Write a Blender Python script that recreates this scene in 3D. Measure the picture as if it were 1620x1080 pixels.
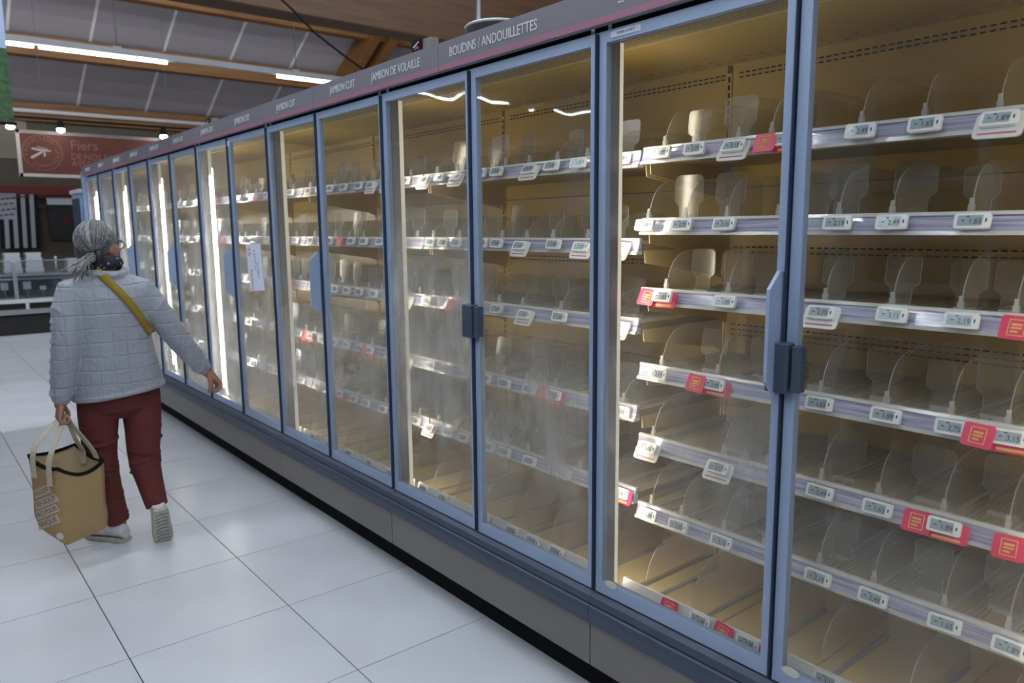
import bpy, bmesh, math, random
from mathutils import Vector, Matrix
from mathutils.bvhtree import BVHTree

random.seed(11)
scene = bpy.context.scene
col = scene.collection
for _o in list(bpy.data.objects):
    bpy.data.objects.remove(_o)
V = Vector

# ------------------------------------------------------------------ camera
cam_data = bpy.data.cameras.new('camera')
cam = bpy.data.objects.new('camera', cam_data)
col.objects.link(cam)
cam_data.sensor_width = 36.0
cam_data.lens = 26.51
cam_data.clip_start = 0.02
cam_data.clip_end = 200
cam_data.dof.use_dof = True
cam_data.dof.focus_distance = 2.4
cam_data.dof.aperture_fstop = 3.6
_r = V((0.77325651, -0.63402503, -0.0093076))
_u = V((0.10135286, 0.10909337, 0.98885097))
_b = V((-0.62594086, -0.7655788, 0.14861741))
cam.matrix_world = Matrix(((_r.x, _u.x, _b.x, 0), (_r.y, _u.y, _b.y, 0), (_r.z, _u.z, _b.z, 1.527), (0, 0, 0, 1)))
scene.camera = cam

# ------------------------------------------------------------------ world, view
world = bpy.data.worlds.new('store_ambient')
scene.world = world
world.use_nodes = True
_bg = world.node_tree.nodes['Background']
_bg.inputs[0].default_value = (0.70, 0.82, 1.0, 1)
_bg.inputs[1].default_value = 0.20
scene.view_settings.view_transform = 'Standard'
scene.view_settings.look = 'None'
scene.view_settings.gamma = 1.0
scene.view_settings.use_curve_mapping = False
scene.view_settings.exposure = 0.55
scene.cycles.transparent_max_bounces = 26
scene.cycles.max_bounces = 7
scene.cycles.diffuse_bounces = 4
scene.cycles.glossy_bounces = 3
scene.cycles.sample_clamp_indirect = 6.0
TUBE_POWER = 84.0
TUBE_POWER_FAR = 20.0
LED_POWER = 30.0
LED_POWER_NEAR = 21.0


# ------------------------------------------------------------------ materials
def nodes_of(name):
    m = bpy.data.materials.new(name)
    m.use_nodes = True
    nt = m.node_tree
    return m, nt, nt.nodes, nt.links


def mat(name, color, rough=0.5, metal=0.0, var=0.0, vscale=8.0, bump=0.0, bscale=40.0, spec=0.5, stretch=(1, 1, 1),
        coat=0.0, emit=None, estr=0.0, color2=None):
    m, nt, N, L = nodes_of(name)
    p = N['Principled BSDF']
    p.inputs['Base Color'].default_value = (*color, 1)
    p.inputs['Roughness'].default_value = rough
    p.inputs['Metallic'].default_value = metal
    p.inputs['Specular IOR Level'].default_value = spec
    p.inputs['Coat Weight'].default_value = coat
    if emit:
        p.inputs['Emission Color'].default_value = (*emit, 1)
        p.inputs['Emission Strength'].default_value = estr
    if var or bump:
        tc = N.new('ShaderNodeTexCoord')
        mp = N.new('ShaderNodeMapping')
        mp.inputs['Scale'].default_value = stretch
        L.new(tc.outputs['Object'], mp.inputs['Vector'])
    if var:
        nz = N.new('ShaderNodeTexNoise')
        nz.inputs['Scale'].default_value = vscale
        nz.inputs['Detail'].default_value = 5
        L.new(mp.outputs['Vector'], nz.inputs['Vector'])
        cr = N.new('ShaderNodeValToRGB')
        c2 = color2 or tuple(c * (1 - var) for c in color)
        cr.color_ramp.elements[0].position = 0.3
        cr.color_ramp.elements[0].color = (*c2, 1)
        cr.color_ramp.elements[1].position = 0.7
        cr.color_ramp.elements[1].color = (*color, 1)
        L.new(nz.outputs['Fac'], cr.inputs['Fac'])
        L.new(cr.outputs['Color'], p.inputs['Base Color'])
    if bump:
        nb = N.new('ShaderNodeTexNoise')
        nb.inputs['Scale'].default_value = bscale
        nb.inputs['Detail'].default_value = 4
        L.new(mp.outputs['Vector'], nb.inputs['Vector'])
        bp = N.new('ShaderNodeBump')
        bp.inputs['Strength'].default_value = bump
        bp.inputs['Distance'].default_value = 0.01
        L.new(nb.outputs['Fac'], bp.inputs['Height'])
        L.new(bp.outputs['Normal'], p.inputs['Normal'])
    return m


def emission(name, color, strength):
    m, nt, N, L = nodes_of(name)
    N.remove(N['Principled BSDF'])
    e = N.new('ShaderNodeEmission')
    e.inputs[0].default_value = (*color, 1)
    e.inputs[1].default_value = strength
    L.new(e.outputs[0], N['Material Output'].inputs['Surface'])
    return m


def math_node(N, L, op, a, b=None, clamp=False):
    n = N.new('ShaderNodeMath')
    n.operation = op
    n.use_clamp = clamp
    for i, v in enumerate((a, b)):
        if v is None:
            continue
        if isinstance(v, (int, float)):
            n.inputs[i].default_value = v
        else:
            L.new(v, n.inputs[i])
    return n.outputs[0]


def schlick(N, L, f0):
    lw = N.new('ShaderNodeLayerWeight')
    lw.inputs['Blend'].default_value = 0.5
    a = math_node(N, L, 'POWER', lw.outputs['Facing'], 5.0)
    a = math_node(N, L, 'MULTIPLY', a, 1.0 - f0)
    return math_node(N, L, 'ADD', a, f0)


def clear_plastic(name, tint=(0.97, 0.97, 0.97), haze=0.06, rough=0.08, haze_col=(0.85, 0.85, 0.85)):
    m, nt, N, L = nodes_of(name)
    N.remove(N['Principled BSDF'])
    t = N.new('ShaderNodeBsdfTransparent')
    t.inputs[0].default_value = (*tint, 1)
    g = N.new('ShaderNodeBsdfGlossy')
    g.inputs['Roughness'].default_value = rough
    d = N.new('ShaderNodeBsdfDiffuse')
    d.inputs[0].default_value = (*haze_col, 1)
    tr = N.new('ShaderNodeBsdfTranslucent')
    tr.inputs[0].default_value = (*haze_col, 1)
    dm = N.new('ShaderNodeMixShader')
    dm.inputs[0].default_value = 0.5
    L.new(d.outputs[0], dm.inputs[1])
    L.new(tr.outputs[0], dm.inputs[2])
    m1 = N.new('ShaderNodeMixShader')
    m1.inputs[0].default_value = haze
    L.new(t.outputs[0], m1.inputs[1])
    L.new(dm.outputs[0], m1.inputs[2])
    m2 = N.new('ShaderNodeMixShader')
    L.new(schlick(N, L, 0.035), m2.inputs[0])
    L.new(m1.outputs[0], m2.inputs[1])
    L.new(g.outputs[0], m2.inputs[2])
    L.new(m2.outputs[0], N['Material Output'].inputs['Surface'])
    return m


def door_glass(name, base, amount, zc, zw, seed, streak=0.25, yc=None, yw=0.3, warp=0.0):
    """glass pane with condensation: base haze + a misty bank around height zc of the pane"""
    m, nt, N, L = nodes_of(name)
    N.remove(N['Principled BSDF'])
    tc = N.new('ShaderNodeTexCoord')
    sep = N.new('ShaderNodeSeparateXYZ')
    L.new(tc.outputs['Object'], sep.inputs[0])
    mp = N.new('ShaderNodeMapping')
    mp.inputs['Location'].default_value = (seed * 3.1, seed * 1.7, seed * 2.3)
    L.new(tc.outputs['Object'], mp.inputs['Vector'])
    nz = N.new('ShaderNodeTexNoise')
    mp.inputs['Scale'].default_value = (1, 2.2, 1.0)
    nz.inputs['Scale'].default_value = 2.4
    nz.inputs['Detail'].default_value = 5
    nz.inputs['Roughness'].default_value = 0.6
    nz.inputs['Distortion'].default_value = 0.15
    L.new(mp.outputs[0], nz.inputs['Vector'])
    mp2 = N.new('ShaderNodeMapping')
    mp2.inputs['Location'].default_value = (seed, seed * 2.0, seed * 0.6)
    mp2.inputs['Scale'].default_value = (1, 34, 1.1)
    L.new(tc.outputs['Object'], mp2.inputs['Vector'])
    ns = N.new('ShaderNodeTexNoise')
    ns.inputs['Scale'].default_value = 1.6
    ns.inputs['Detail'].default_value = 3
    L.new(mp2.outputs[0], ns.inputs['Vector'])
    # vertical bank
    dz = math_node(N, L, 'SUBTRACT', sep.outputs['Z'], zc)
    dz = math_node(N, L, 'DIVIDE', dz, zw)
    dz2 = math_node(N, L, 'MULTIPLY', dz, dz)
    if yc is not None:
        dy = math_node(N, L, 'SUBTRACT', sep.outputs['Y'], yc)
        dy = math_node(N, L, 'DIVIDE', dy, yw)
        dy2 = math_node(N, L, 'MULTIPLY', dy, dy)
        dz2 = math_node(N, L, 'ADD', dz2, dy2)
    ng = math_node(N, L, 'MULTIPLY', dz2, -1.0)
    bank = math_node(N, L, 'EXPONENT', ng)
    nn = N.new('ShaderNodeMapRange')
    nn.inputs['From Min'].default_value = 0.22
    nn.inputs['From Max'].default_value = 0.72
    L.new(nz.outputs['Fac'], nn.inputs['Value'])
    fog = math_node(N, L, 'MULTIPLY', bank, nn.outputs[0])
    st = math_node(N, L, 'MULTIPLY', ns.outputs['Fac'], streak)
    st = math_node(N, L, 'ADD', st, 1.0 - streak * 0.5)
    fog = math_node(N, L, 'MULTIPLY', fog, st)
    fog = math_node(N, L, 'MULTIPLY', fog, amount)
    fog = math_node(N, L, 'ADD', fog, base, clamp=True)
    t = N.new('ShaderNodeBsdfTransparent')
    t.inputs[0].default_value = (0.985, 0.99, 0.985, 1)
    d = N.new('ShaderNodeBsdfDiffuse')
    d.inputs[0].default_value = (0.80, 0.81, 0.80, 1)
    tr = N.new('ShaderNodeBsdfTranslucent')
    tr.inputs[0].default_value = (0.82, 0.82, 0.80, 1)
    dm = N.new('ShaderNodeMixShader')
    dm.inputs[0].default_value = 0.55
    L.new(d.outputs[0], dm.inputs[1])
    L.new(tr.outputs[0], dm.inputs[2])
    m1 = N.new('ShaderNodeMixShader')
    L.new(fog, m1.inputs[0])
    L.new(t.outputs[0], m1.inputs[1])
    L.new(dm.outputs[0], m1.inputs[2])
    g = N.new('ShaderNodeBsdfGlossy')
    g.inputs['Roughness'].default_value = 0.012
    if warp:
        nw = N.new('ShaderNodeTexNoise')
        nw.inputs['Scale'].default_value = 2.5
        nw.inputs['Detail'].default_value = 0
        L.new(mp.outputs[0], nw.inputs['Vector'])
        bp = N.new('ShaderNodeBump')
        bp.inputs['Strength'].default_value = warp
        bp.inputs['Distance'].default_value = 0.05
        L.new(nw.outputs['Fac'], bp.inputs['Height'])
        L.new(bp.outputs[0], g.inputs['Normal'])
    m2 = N.new('ShaderNodeMixShader')
    L.new(schlick(N, L, 0.03), m2.inputs[0])
    L.new(m1.outputs[0], m2.inputs[1])
    L.new(g.outputs[0], m2.inputs[2])
    L.new(m2.outputs[0], N['Material Output'].inputs['Surface'])
    return m


M = {}
M['tile'] = mat('floor_tile_ceramic', (0.80, 0.81, 0.86), rough=0.28, var=0.10, vscale=2.2, bump=0.02, bscale=30)
M['grout'] = mat('grout', (0.10, 0.10, 0.11), rough=0.9)
M['frame'] = mat('blue_grey_aluminium', (0.35, 0.44, 0.62), rough=0.38, metal=0.12, var=0.08, vscale=5)
M['frame_dark'] = mat('dark_gasket', (0.03, 0.045, 0.085), rough=0.5)
M['bumper'] = mat('slate_blue_bumper', (0.050, 0.064, 0.105), rough=0.42)
M['kick'] = mat('greige_kick_panel', (0.21, 0.19, 0.175), rough=0.45, var=0.12, vscale=3, bump=0.02)
M['black'] = mat('matte_black', (0.008, 0.008, 0.010), rough=0.85, spec=0.2)
M['beige'] = mat('beige_enamel', (0.56, 0.39, 0.115), rough=0.33, var=0.08, vscale=1.5)
M['beige_deck'] = mat('beige_deck_enamel', (0.70, 0.54, 0.28), rough=0.35, var=0.10, vscale=2)
M['shelf'] = mat('shelf_enamel', (0.36, 0.285, 0.17), rough=0.35, var=0.1, vscale=6)
M['slot'] = mat('slot_black', (0.010, 0.008, 0.006), rough=0.8)
M['cream'] = mat('cream_lamp_cover', (0.68, 0.66, 0.52), rough=0.4, emit=(1.0, 0.93, 0.74), estr=0.28)
M['cream_paper'] = mat('cream_sticker', (0.62, 0.60, 0.52), rough=0.5)
M['mull_grey'] = mat('mullion_grey', (0.33, 0.31, 0.34), rough=0.35, metal=0.4)
M['led'] = emission('led_strip_light', (1.0, 0.98, 0.91), LED_POWER)
M['led_near'] = emission('dim_led_strip_light', (1.0, 0.90, 0.70), LED_POWER_NEAR)
M['led_off'] = mat('led_strip_unlit', (0.75, 0.73, 0.60), rough=0.35)
M['tube'] = emission('fluorescent_tube', (0.84, 0.93, 1.0), TUBE_POWER)
M['tube_far'] = emission('weaker_fluorescent_tube', (0.90, 0.96, 1.0), TUBE_POWER_FAR)  # same kind of tube, power lowered so the aisle end stays dim
M['spot'] = emission('spot_lamp_glow', (1.0, 0.95, 0.85), 25.0)
M['rail_lip'] = mat('clear_rail_lip', (0.62, 0.60, 0.58), rough=0.12, spec=0.7)
M['rail'] = mat('lilac_price_rail', (0.60, 0.58, 0.68), rough=0.10, var=0.35, vscale=3.0, stretch=(1, 1.6, 60), spec=0.7, color2=(0.22, 0.21, 0.36))
M['acrylic'] = clear_plastic('clear_acrylic', tint=(0.95, 0.95, 0.94), haze=0.08, rough=0.12, haze_col=(0.86, 0.82, 0.74))
M['acrylic_pad'] = clear_plastic('clear_pusher_plastic', tint=(0.92, 0.92, 0.90), haze=0.09, rough=0.16, haze_col=(0.86, 0.82, 0.74))
M['acrylic_edge'] = clear_plastic('acrylic_edge', tint=(0.9, 0.9, 0.88), haze=0.55, rough=0.2)  # light caught on the rims is put into this paler, hazier plastic
M['track'] = clear_plastic('roller_track_plastic', tint=(0.85, 0.83, 0.8), haze=0.42, rough=0.2, haze_col=(0.84, 0.79, 0.69))
M['tag'] = mat('tag_white_plastic', (0.88, 0.88, 0.86), rough=0.35)
M['tag_holder'] = mat('tag_holder_white', (0.78, 0.77, 0.74), rough=0.22)
M['screen'] = mat('grey_lcd_screen', (0.43, 0.50, 0.53), rough=0.15, var=0.15, vscale=60)
M['ink'] = mat('dark_ink', (0.03, 0.035, 0.05), rough=0.6)
M['red_tag'] = mat('pink_red_card', (0.76, 0.03, 0.115), rough=0.35)
M['yellow_ink'] = mat('yellow_print', (0.80, 0.45, 0.12), rough=0.5)
M['red_stripe'] = mat('red_print', (0.6, 0.12, 0.15), rough=0.5)
M['sign'] = mat('grey_sign_board', (0.185, 0.17, 0.20), rough=0.42)
M['sign_pink'] = mat('mauve_sign_stripe', (0.33, 0.14, 0.20), rough=0.42)
M['white_print'] = mat('white_print', (0.70, 0.70, 0.72), rough=0.5)
M['paper'] = mat('white_paper', (0.70, 0.72, 0.85), rough=0.7)
M['paper_red'] = mat('paper_red_print', (0.45, 0.06, 0.08), rough=0.7)
M['paper_blue'] = mat('paper_blue_print', (0.10, 0.12, 0.35), rough=0.7)
M['handle_dark'] = mat('dark_slate_handle', (0.055, 0.07, 0.105), rough=0.4)
M['wood'] = mat('glulam_wood', (0.27, 0.11, 0.026), rough=0.6, var=0.5, vscale=5, stretch=(0.35, 6, 6))
M['wood_dark'] = mat('dark_glulam', (0.10, 0.042, 0.013), rough=0.6, var=0.45, vscale=4, stretch=(0.35, 5, 5))
M['panel'] = mat('ceiling_panel_grey', (0.33, 0.29, 0.305), rough=0.85, var=0.10, vscale=60)
M['batten'] = mat('batten_white', (0.72, 0.66, 0.64), rough=0.7)
M['fixture'] = mat('white_fixture', (0.42, 0.41, 0.42), rough=0.45)
M['wire'] = mat('steel_wire', (0.2, 0.2, 0.2), rough=0.4, metal=0.7)
M['wall'] = mat('brown_wall', (0.105, 0.085, 0.062), rough=0.8, var=0.25, vscale=1.2)
M['wall_beige'] = mat('tan_wall', (0.26, 0.22, 0.17), rough=0.8, var=0.1, vscale=2)
M['wall_grey'] = mat('grey_wall', (0.32, 0.32, 0.33), rough=0.8, var=0.1, vscale=1)
M['maroon'] = mat('maroon_wall_band', (0.20, 0.035, 0.035), rough=0.6)
M['rust'] = mat('rust_sign', (0.105, 0.019, 0.009), rough=0.6, var=0.12, vscale=5)
M['sign_frame'] = mat('sign_white_frame', (0.40, 0.34, 0.33), rough=0.5)
M['sign_ink'] = mat('sign_pale_print', (0.22, 0.10, 0.075), rough=0.6)
M['flag_white'] = mat('flag_white_cloth', (0.46, 0.45, 0.50), rough=0.9)
M['flag_black'] = mat('flag_black_cloth', (0.008, 0.008, 0.012), rough=0.9)
M['poster'] = mat('poster_black', (0.012, 0.011, 0.012), rough=0.5)
M['poster_red'] = mat('poster_red_print', (0.16, 0.02, 0.02), rough=0.6, var=0.7, vscale=25)
M['steel'] = mat('brushed_steel', (0.42, 0.42, 0.43), rough=0.35, metal=0.7)
M['counter_black'] = mat('counter_black', (0.018, 0.015, 0.014), rough=0.4)
M['counter_white'] = mat('counter_white', (0.72, 0.72, 0.72), rough=0.3)
M['tray_white'] = mat('white_tray', (0.55, 0.56, 0.58), rough=0.4)
M['cglass'] = clear_plastic('counter_glass', tint=(0.9, 0.93, 0.95), haze=0.04, rough=0.03)
M['grass'] = mat('grass_print', (0.035, 0.11, 0.025), rough=0.6, var=0.8, vscale=30)
M['sky_print'] = mat('sky_print', (0.35, 0.42, 0.6), rough=0.6)
M['skin'] = mat('skin', (0.42, 0.20, 0.13), rough=0.55, var=0.25, vscale=30, bump=0.05, bscale=120)
M['hair_dark'] = mat('hair_dark_grey', (0.085, 0.085, 0.095), rough=0.45, var=0.5, vscale=30, stretch=(3, 3, 0.7))
M['hair_mid'] = mat('hair_mid_grey', (0.125, 0.125, 0.135), rough=0.45)
M['hair_light'] = mat('hair_light_grey', (0.34, 0.325, 0.30), rough=0.45)
M['shoe'] = mat('white_sneaker', (0.74, 0.74, 0.77), rough=0.6, var=0.15, vscale=30)
M['sole'] = mat('beige_rubber_sole', (0.58, 0.55, 0.48), rough=0.8, var=0.3, vscale=40, bump=0.4, bscale=90)
M['strap'] = mat('mustard_strap', (0.27, 0.19, 0.018), rough=0.75, bump=0.15, bscale=200)
M['tote_handle'] = mat('cream_webbing', (0.60, 0.53, 0.42), rough=0.85, bump=0.1, bscale=200)
M['tote_print'] = mat('pale_tote_print', (0.60, 0.52, 0.41), rough=0.85)
M['tote_ink'] = mat('tote_letter_brown', (0.20, 0.125, 0.06), rough=0.9)
M['device_pink'] = mat('device_graphic', (0.45, 0.03, 0.12), rough=0.3)
M['lens'] = mat('glasses_dark', (0.02, 0.018, 0.015), rough=0.2)


def quilt_material():
    m, nt, N, L = nodes_of('quilted_grey_nylon')
    p = N['Principled BSDF']
    p.inputs['Base Color'].default_value = (0.335, 0.352, 0.40, 1)
    p.inputs['Roughness'].default_value = 0.55
    p.inputs['Sheen Weight'].default_value = 0.2
    tc = N.new('ShaderNodeTexCoord')
    nz = N.new('ShaderNodeTexNoise')
    nz.inputs['Scale'].default_value = 9
    nz.inputs['Detail'].default_value = 2
    L.new(tc.outputs['Object'], nz.inputs['Vector'])
    add = N.new('ShaderNodeVectorMath')
    add.operation = 'MULTIPLY_ADD'
    L.new(nz.outputs['Color'], add.inputs[0])
    add.inputs[1].default_value = (0.022, 0.022, 0.016)
    L.new(tc.outputs['Object'], add.inputs[2])
    sep = N.new('ShaderNodeSeparateXYZ')
    L.new(add.outputs[0], sep.inputs[0])

    def line(sock, pitch, width):
        a = math_node(N, L, 'DIVIDE', sock, pitch)
        a = math_node(N, L, 'FRACT', a)
        a = math_node(N, L, 'SUBTRACT', a, 0.5)
        a = math_node(N, L, 'ABSOLUTE', a)
        a = math_node(N, L, 'MULTIPLY', a, pitch)
        a = math_node(N, L, 'DIVIDE', a, width, clamp=True)
        return a
    a = line(sep.outputs['Z'], 0.066, 0.006)
    b = line(sep.outputs['X'], 0.062, 0.004)
    b = math_node(N, L, 'MULTIPLY', b, 0.75)
    b = math_node(N, L, 'ADD', b, 0.25)
    h = math_node(N, L, 'MINIMUM', a, b)
    h = math_node(N, L, 'POWER', h, 0.6)
    nw = N.new('ShaderNodeTexNoise')
    nw.inputs['Scale'].default_value = 22
    nw.inputs['Detail'].default_value = 4
    nw.inputs['Distortion'].default_value = 1.0
    L.new(tc.outputs['Object'], nw.inputs['Vector'])
    wr = math_node(N, L, 'MULTIPLY', nw.outputs['Fac'], 2.6)
    h = math_node(N, L, 'ADD', h, wr)
    bp = N.new('ShaderNodeBump')
    bp.inputs['Strength'].default_value = 0.7
    bp.inputs['Distance'].default_value = 0.005
    L.new(h, bp.inputs['Height'])
    L.new(bp.outputs[0], p.inputs['Normal'])
    return m


def cloth_material(name, color, scale=14, strength=0.5, stretch=(1, 1, 2.2), fine=0.0):
    m, nt, N, L = nodes_of(name)
    p = N['Principled BSDF']
    p.inputs['Base Color'].default_value = (*color, 1)
    p.inputs['Roughness'].default_value = 0.85
    tc = N.new('ShaderNodeTexCoord')
    mp = N.new('ShaderNodeMapping')
    mp.inputs['Scale'].default_value = stretch
    L.new(tc.outputs['Object'], mp.inputs['Vector'])
    nz = N.new('ShaderNodeTexNoise')
    nz.inputs['Scale'].default_value = scale
    nz.inputs['Detail'].default_value = 5
    nz.inputs['Distortion'].default_value = 0.8
    L.new(mp.outputs[0], nz.inputs['Vector'])
    bp = N.new('ShaderNodeBump')
    bp.inputs['Strength'].default_value = strength
    bp.inputs['Distance'].default_value = 0.012
    h = nz.outputs['Fac']
    if fine:
        w1 = N.new('ShaderNodeTexWave')
        w1.bands_direction = 'Z'
        w1.inputs['Scale'].default_value = 70
        w1.inputs['Distortion'].default_value = 2.5
        L.new(tc.outputs['Object'], w1.inputs['Vector'])
        w2 = N.new('ShaderNodeTexWave')
        w2.bands_direction = 'X'
        w2.inputs['Scale'].default_value = 70
        w2.inputs['Distortion'].default_value = 2.5
        L.new(tc.outputs['Object'], w2.inputs['Vector'])
        s = math_node(N, L, 'ADD', w1.outputs['Fac'], w2.outputs['Fac'])
        s2 = math_node(N, L, 'MULTIPLY', s, fine)
        h = math_node(N, L, 'ADD', h, s2)
        cr = N.new('ShaderNodeValToRGB')
        cr.color_ramp.elements[0].color = (*(c * 0.72 for c in color), 1)
        cr.color_ramp.elements[1].color = (*(min(1, c * 1.2) for c in color), 1)
        hs = math_node(N, L, 'MULTIPLY', s, 0.5)
        L.new(hs, cr.inputs['Fac'])
        L.new(cr.outputs['Color'], p.inputs['Base Color'])
    L.new(h, bp.inputs['Height'])
    L.new(bp.outputs[0], p.inputs['Normal'])
    return m


M['jacket'] = quilt_material()
M['trousers'] = cloth_material('brick_red_cotton', (0.125, 0.021, 0.020), 11, 0.6)
M['jute'] = cloth_material('jute_burlap', (0.47, 0.315, 0.15), 6, 0.5, (1, 1, 1), fine=0.12)
M['tote_inside'] = cloth_material('tote_lining', (0.62, 0.49, 0.30), 6, 0.5, (1, 1, 1))


def scarf_material():
    m, nt, N, L = nodes_of('navy_patterned_scarf')
    p = N['Principled BSDF']
    p.inputs['Roughness'].default_value = 0.8
    tc = N.new('ShaderNodeTexCoord')
    vz = N.new('ShaderNodeTexVoronoi')
    vz.inputs['Scale'].default_value = 42
    L.new(tc.outputs['Object'], vz.inputs['Vector'])
    cr = N.new('ShaderNodeValToRGB')
    cr.color_ramp.interpolation = 'CONSTANT'
    cr.color_ramp.elements[0].color = (0.40, 0.42, 0.48, 1)
    cr.color_ramp.elements[1].position = 0.26
    cr.color_ramp.elements[1].color = (0.012, 0.015, 0.035, 1)
    L.new(vz.outputs['Distance'], cr.inputs['Fac'])
    L.new(cr.outputs['Color'], p.inputs['Base Color'])
    return m


def honeycomb_material():
    m, nt, N, L = nodes_of('honeycomb_grille')
    p = N['Principled BSDF']
    p.inputs['Roughness'].default_value = 0.6
    tc = N.new('ShaderNodeTexCoord')
    mp = N.new('ShaderNodeMapping')
    mp.inputs['Scale'].default_value = (60, 110, 1)
    L.new(tc.outputs['Object'], mp.inputs['Vector'])
    vz = N.new('ShaderNodeTexVoronoi')
    vz.voronoi_dimensions = '2D'
    vz.inputs['Randomness'].default_value = 0.0
    vz.inputs['Scale'].default_value = 1.0
    L.new(mp.outputs[0], vz.inputs['Vector'])
    cr = N.new('ShaderNodeValToRGB')
    cr.color_ramp.elements[0].position = 0.30
    cr.color_ramp.elements[0].color = (0.06, 0.045, 0.02, 1)
    cr.color_ramp.elements[1].position = 0.5
    cr.color_ramp.elements[1].color = (0.50, 0.40, 0.20, 1)
    L.new(vz.outputs['Distance'], cr.inputs['Fac'])
    L.new(cr.outputs['Color'], p.inputs['Base Color'])
    return m


M['scarf'] = scarf_material()
M['honeycomb'] = honeycomb_material()


# ------------------------------------------------------------------ mesh helpers
ORIGIN = {}


class MB:
    def __init__(self):
        self.v = []
        self.f = []
        self.mi = []
        self.sm = []

    def add(self, verts, faces, mi=0, smooth=False):
        o = len(self.v)
        self.v += [tuple(p) for p in verts]
        for f in faces:
            self.f.append(tuple(o + i for i in f))
            self.mi.append(mi)
            self.sm.append(smooth)
        return self

    def box(self, x0, x1, y0, y1, z0, z1, mi=0):
        vs = [(x, y, z) for z in (z0, z1) for y in (y0, y1) for x in (x0, x1)]
        fs = [(0, 2, 3, 1), (4, 5, 7, 6), (0, 1, 5, 4), (2, 6, 7, 3), (0, 4, 6, 2), (1, 3, 7, 5)]
        return self.add(vs, fs, mi)

    def prism(self, prof, axis, a, b, mi=0, side_mi=None, smooth=False):
        """prof: 2D points; axis 'y': (x,z) profile swept y a..b ; 'x': (y,z) swept x ; 'z': (x,y) swept z"""
        n = len(prof)

        def P(p, t):
            if axis == 'y':
                return (p[0], t, p[1])
            if axis == 'x':
                return (t, p[0], p[1])
            return (p[0], p[1], t)
        vs = [P(p, a) for p in prof] + [P(p, b) for p in prof]
        area = sum(prof[i][0] * prof[(i + 1) % n][1] - prof[(i + 1) % n][0] * prof[i][1] for i in range(n))
        flip = (area > 0) != (axis == 'y')
        caps = [tuple(range(n)), tuple(range(2 * n - 1, n - 1, -1))]
        sides = [(i, i + n, (i + 1) % n + n, (i + 1) % n) for i in range(n)]
        if flip == (b > a):
            caps = [tuple(reversed(c)) for c in caps]
            sides = [tuple(reversed(c)) for c in sides]
        self.add(vs, caps, mi)
        o = len(self.v) - 2 * n
        for s in sides:
            self.f.append(tuple(o + i for i in s))
            self.mi.append(mi if side_mi is None else side_mi)
            self.sm.append(smooth)
        return self

    def rings(self, rings, cap=True, mi=0, smooth=True, closed=False):
        n = len(rings[0])
        o = len(self.v)
        for r in rings:
            self.v += [tuple(p) for p in r]
        k = len(rings)
        for j in range(k if closed else k - 1):
            for i in range(n):
                a = o + j * n + i
                b = o + j * n + (i + 1) % n
                c = o + ((j + 1) % k) * n + (i + 1) % n
                d = o + ((j + 1) % k) * n + i
                self.f.append((a, b, c, d))
                self.mi.append(mi)
                self.sm.append(smooth)
        if cap and not closed:
            self.f.append(tuple(o + i for i in reversed(range(n))))
            self.mi.append(mi)
            self.sm.append(False)
            self.f.append(tuple(o + (k - 1) * n + i for i in range(n)))
            self.mi.append(mi)
            self.sm.append(False)
        return self

    def tube(self, pts, rad, n=10, mi=0, flat=1.0, round_ends=True, up=None):
        pts = [V(p) for p in pts]
        if isinstance(rad, (int, float)):
            rad = [rad] * len(pts)
        tan = []
        for i in range(len(pts)):
            a = pts[max(i - 1, 0)]
            b = pts[min(i + 1, len(pts) - 1)]
            tan.append((b - a).normalized())
        ref = V(up) if up else (V((0, 0, 1)) if abs(tan[0].z) < 0.9 else V((1, 0, 0)))
        u = (ref - tan[0] * ref.dot(tan[0])).normalized()
        rs = []
        cen, ra, tt, uu = [], [], [], []
        for i, p in enumerate(pts):
            if i:
                u = (u - tan[i] * u.dot(tan[i])).normalized()
            cen.append(p)
            ra.append(rad[i])
            tt.append(tan[i])
            uu.append(u.copy())
        seq = []
        if round_ends:
            for a in (80, 55, 30):
                seq.append((cen[0] - tt[0] * ra[0] * math.sin(math.radians(a)), ra[0] * math.cos(math.radians(a)), tt[0], uu[0]))
        for i in range(len(pts)):
            seq.append((cen[i], ra[i], tt[i], uu[i]))
        if round_ends:
            for a in (30, 55, 80):
                seq.append((cen[-1] + tt[-1] * ra[-1] * math.sin(math.radians(a)), ra[-1] * math.cos(math.radians(a)), tt[-1], uu[-1]))
        for c, r, t, uv in seq:
            w = t.cross(uv)
            rs.append([c + uv * (r * math.cos(2 * math.pi * k / n)) + w * (r * flat * math.sin(2 * math.pi * k / n)) for k in range(n)])
        return self.rings(rs, True, mi)

    def ellipsoid(self, c, r, n=16, m=10, mi=0, rot=None):
        c = V(c)
        rs = []
        for j in range(m + 1):
            th = -math.pi / 2 + math.pi * (j + 0.0) / m
            th = max(min(th, math.radians(87)), math.radians(-87))
            ring = []
            for k in range(n):
                ph = 2 * math.pi * k / n
                p = V((r[0] * math.cos(th) * math.cos(ph), r[1] * math.cos(th) * math.sin(ph), r[2] * math.sin(th)))
                if rot:
                    p = rot @ p
                ring.append(c + p)
            rs.append(ring)
        return self.rings(rs, True, mi)

    def xform(self, mtx, start=0):
        for i in range(start, len(self.v)):
            self.v[i] = tuple(mtx @ V(self.v[i]))
        return self

    def mesh(self, name, mats):
        me = bpy.data.meshes.new(name)
        me.from_pydata(self.v, [], self.f)
        for m in (mats if isinstance(mats, (list, tuple)) else [mats]):
            me.materials.append(m)
        me.polygons.foreach_set('material_index', self.mi)
        me.polygons.foreach_set('use_smooth', self.sm)
        me.update()
        bm = bmesh.new()
        bm.from_mesh(me)
        bmesh.ops.recalc_face_normals(bm, faces=bm.faces)
        bm.to_mesh(me)
        bm.free()
        return me

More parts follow.
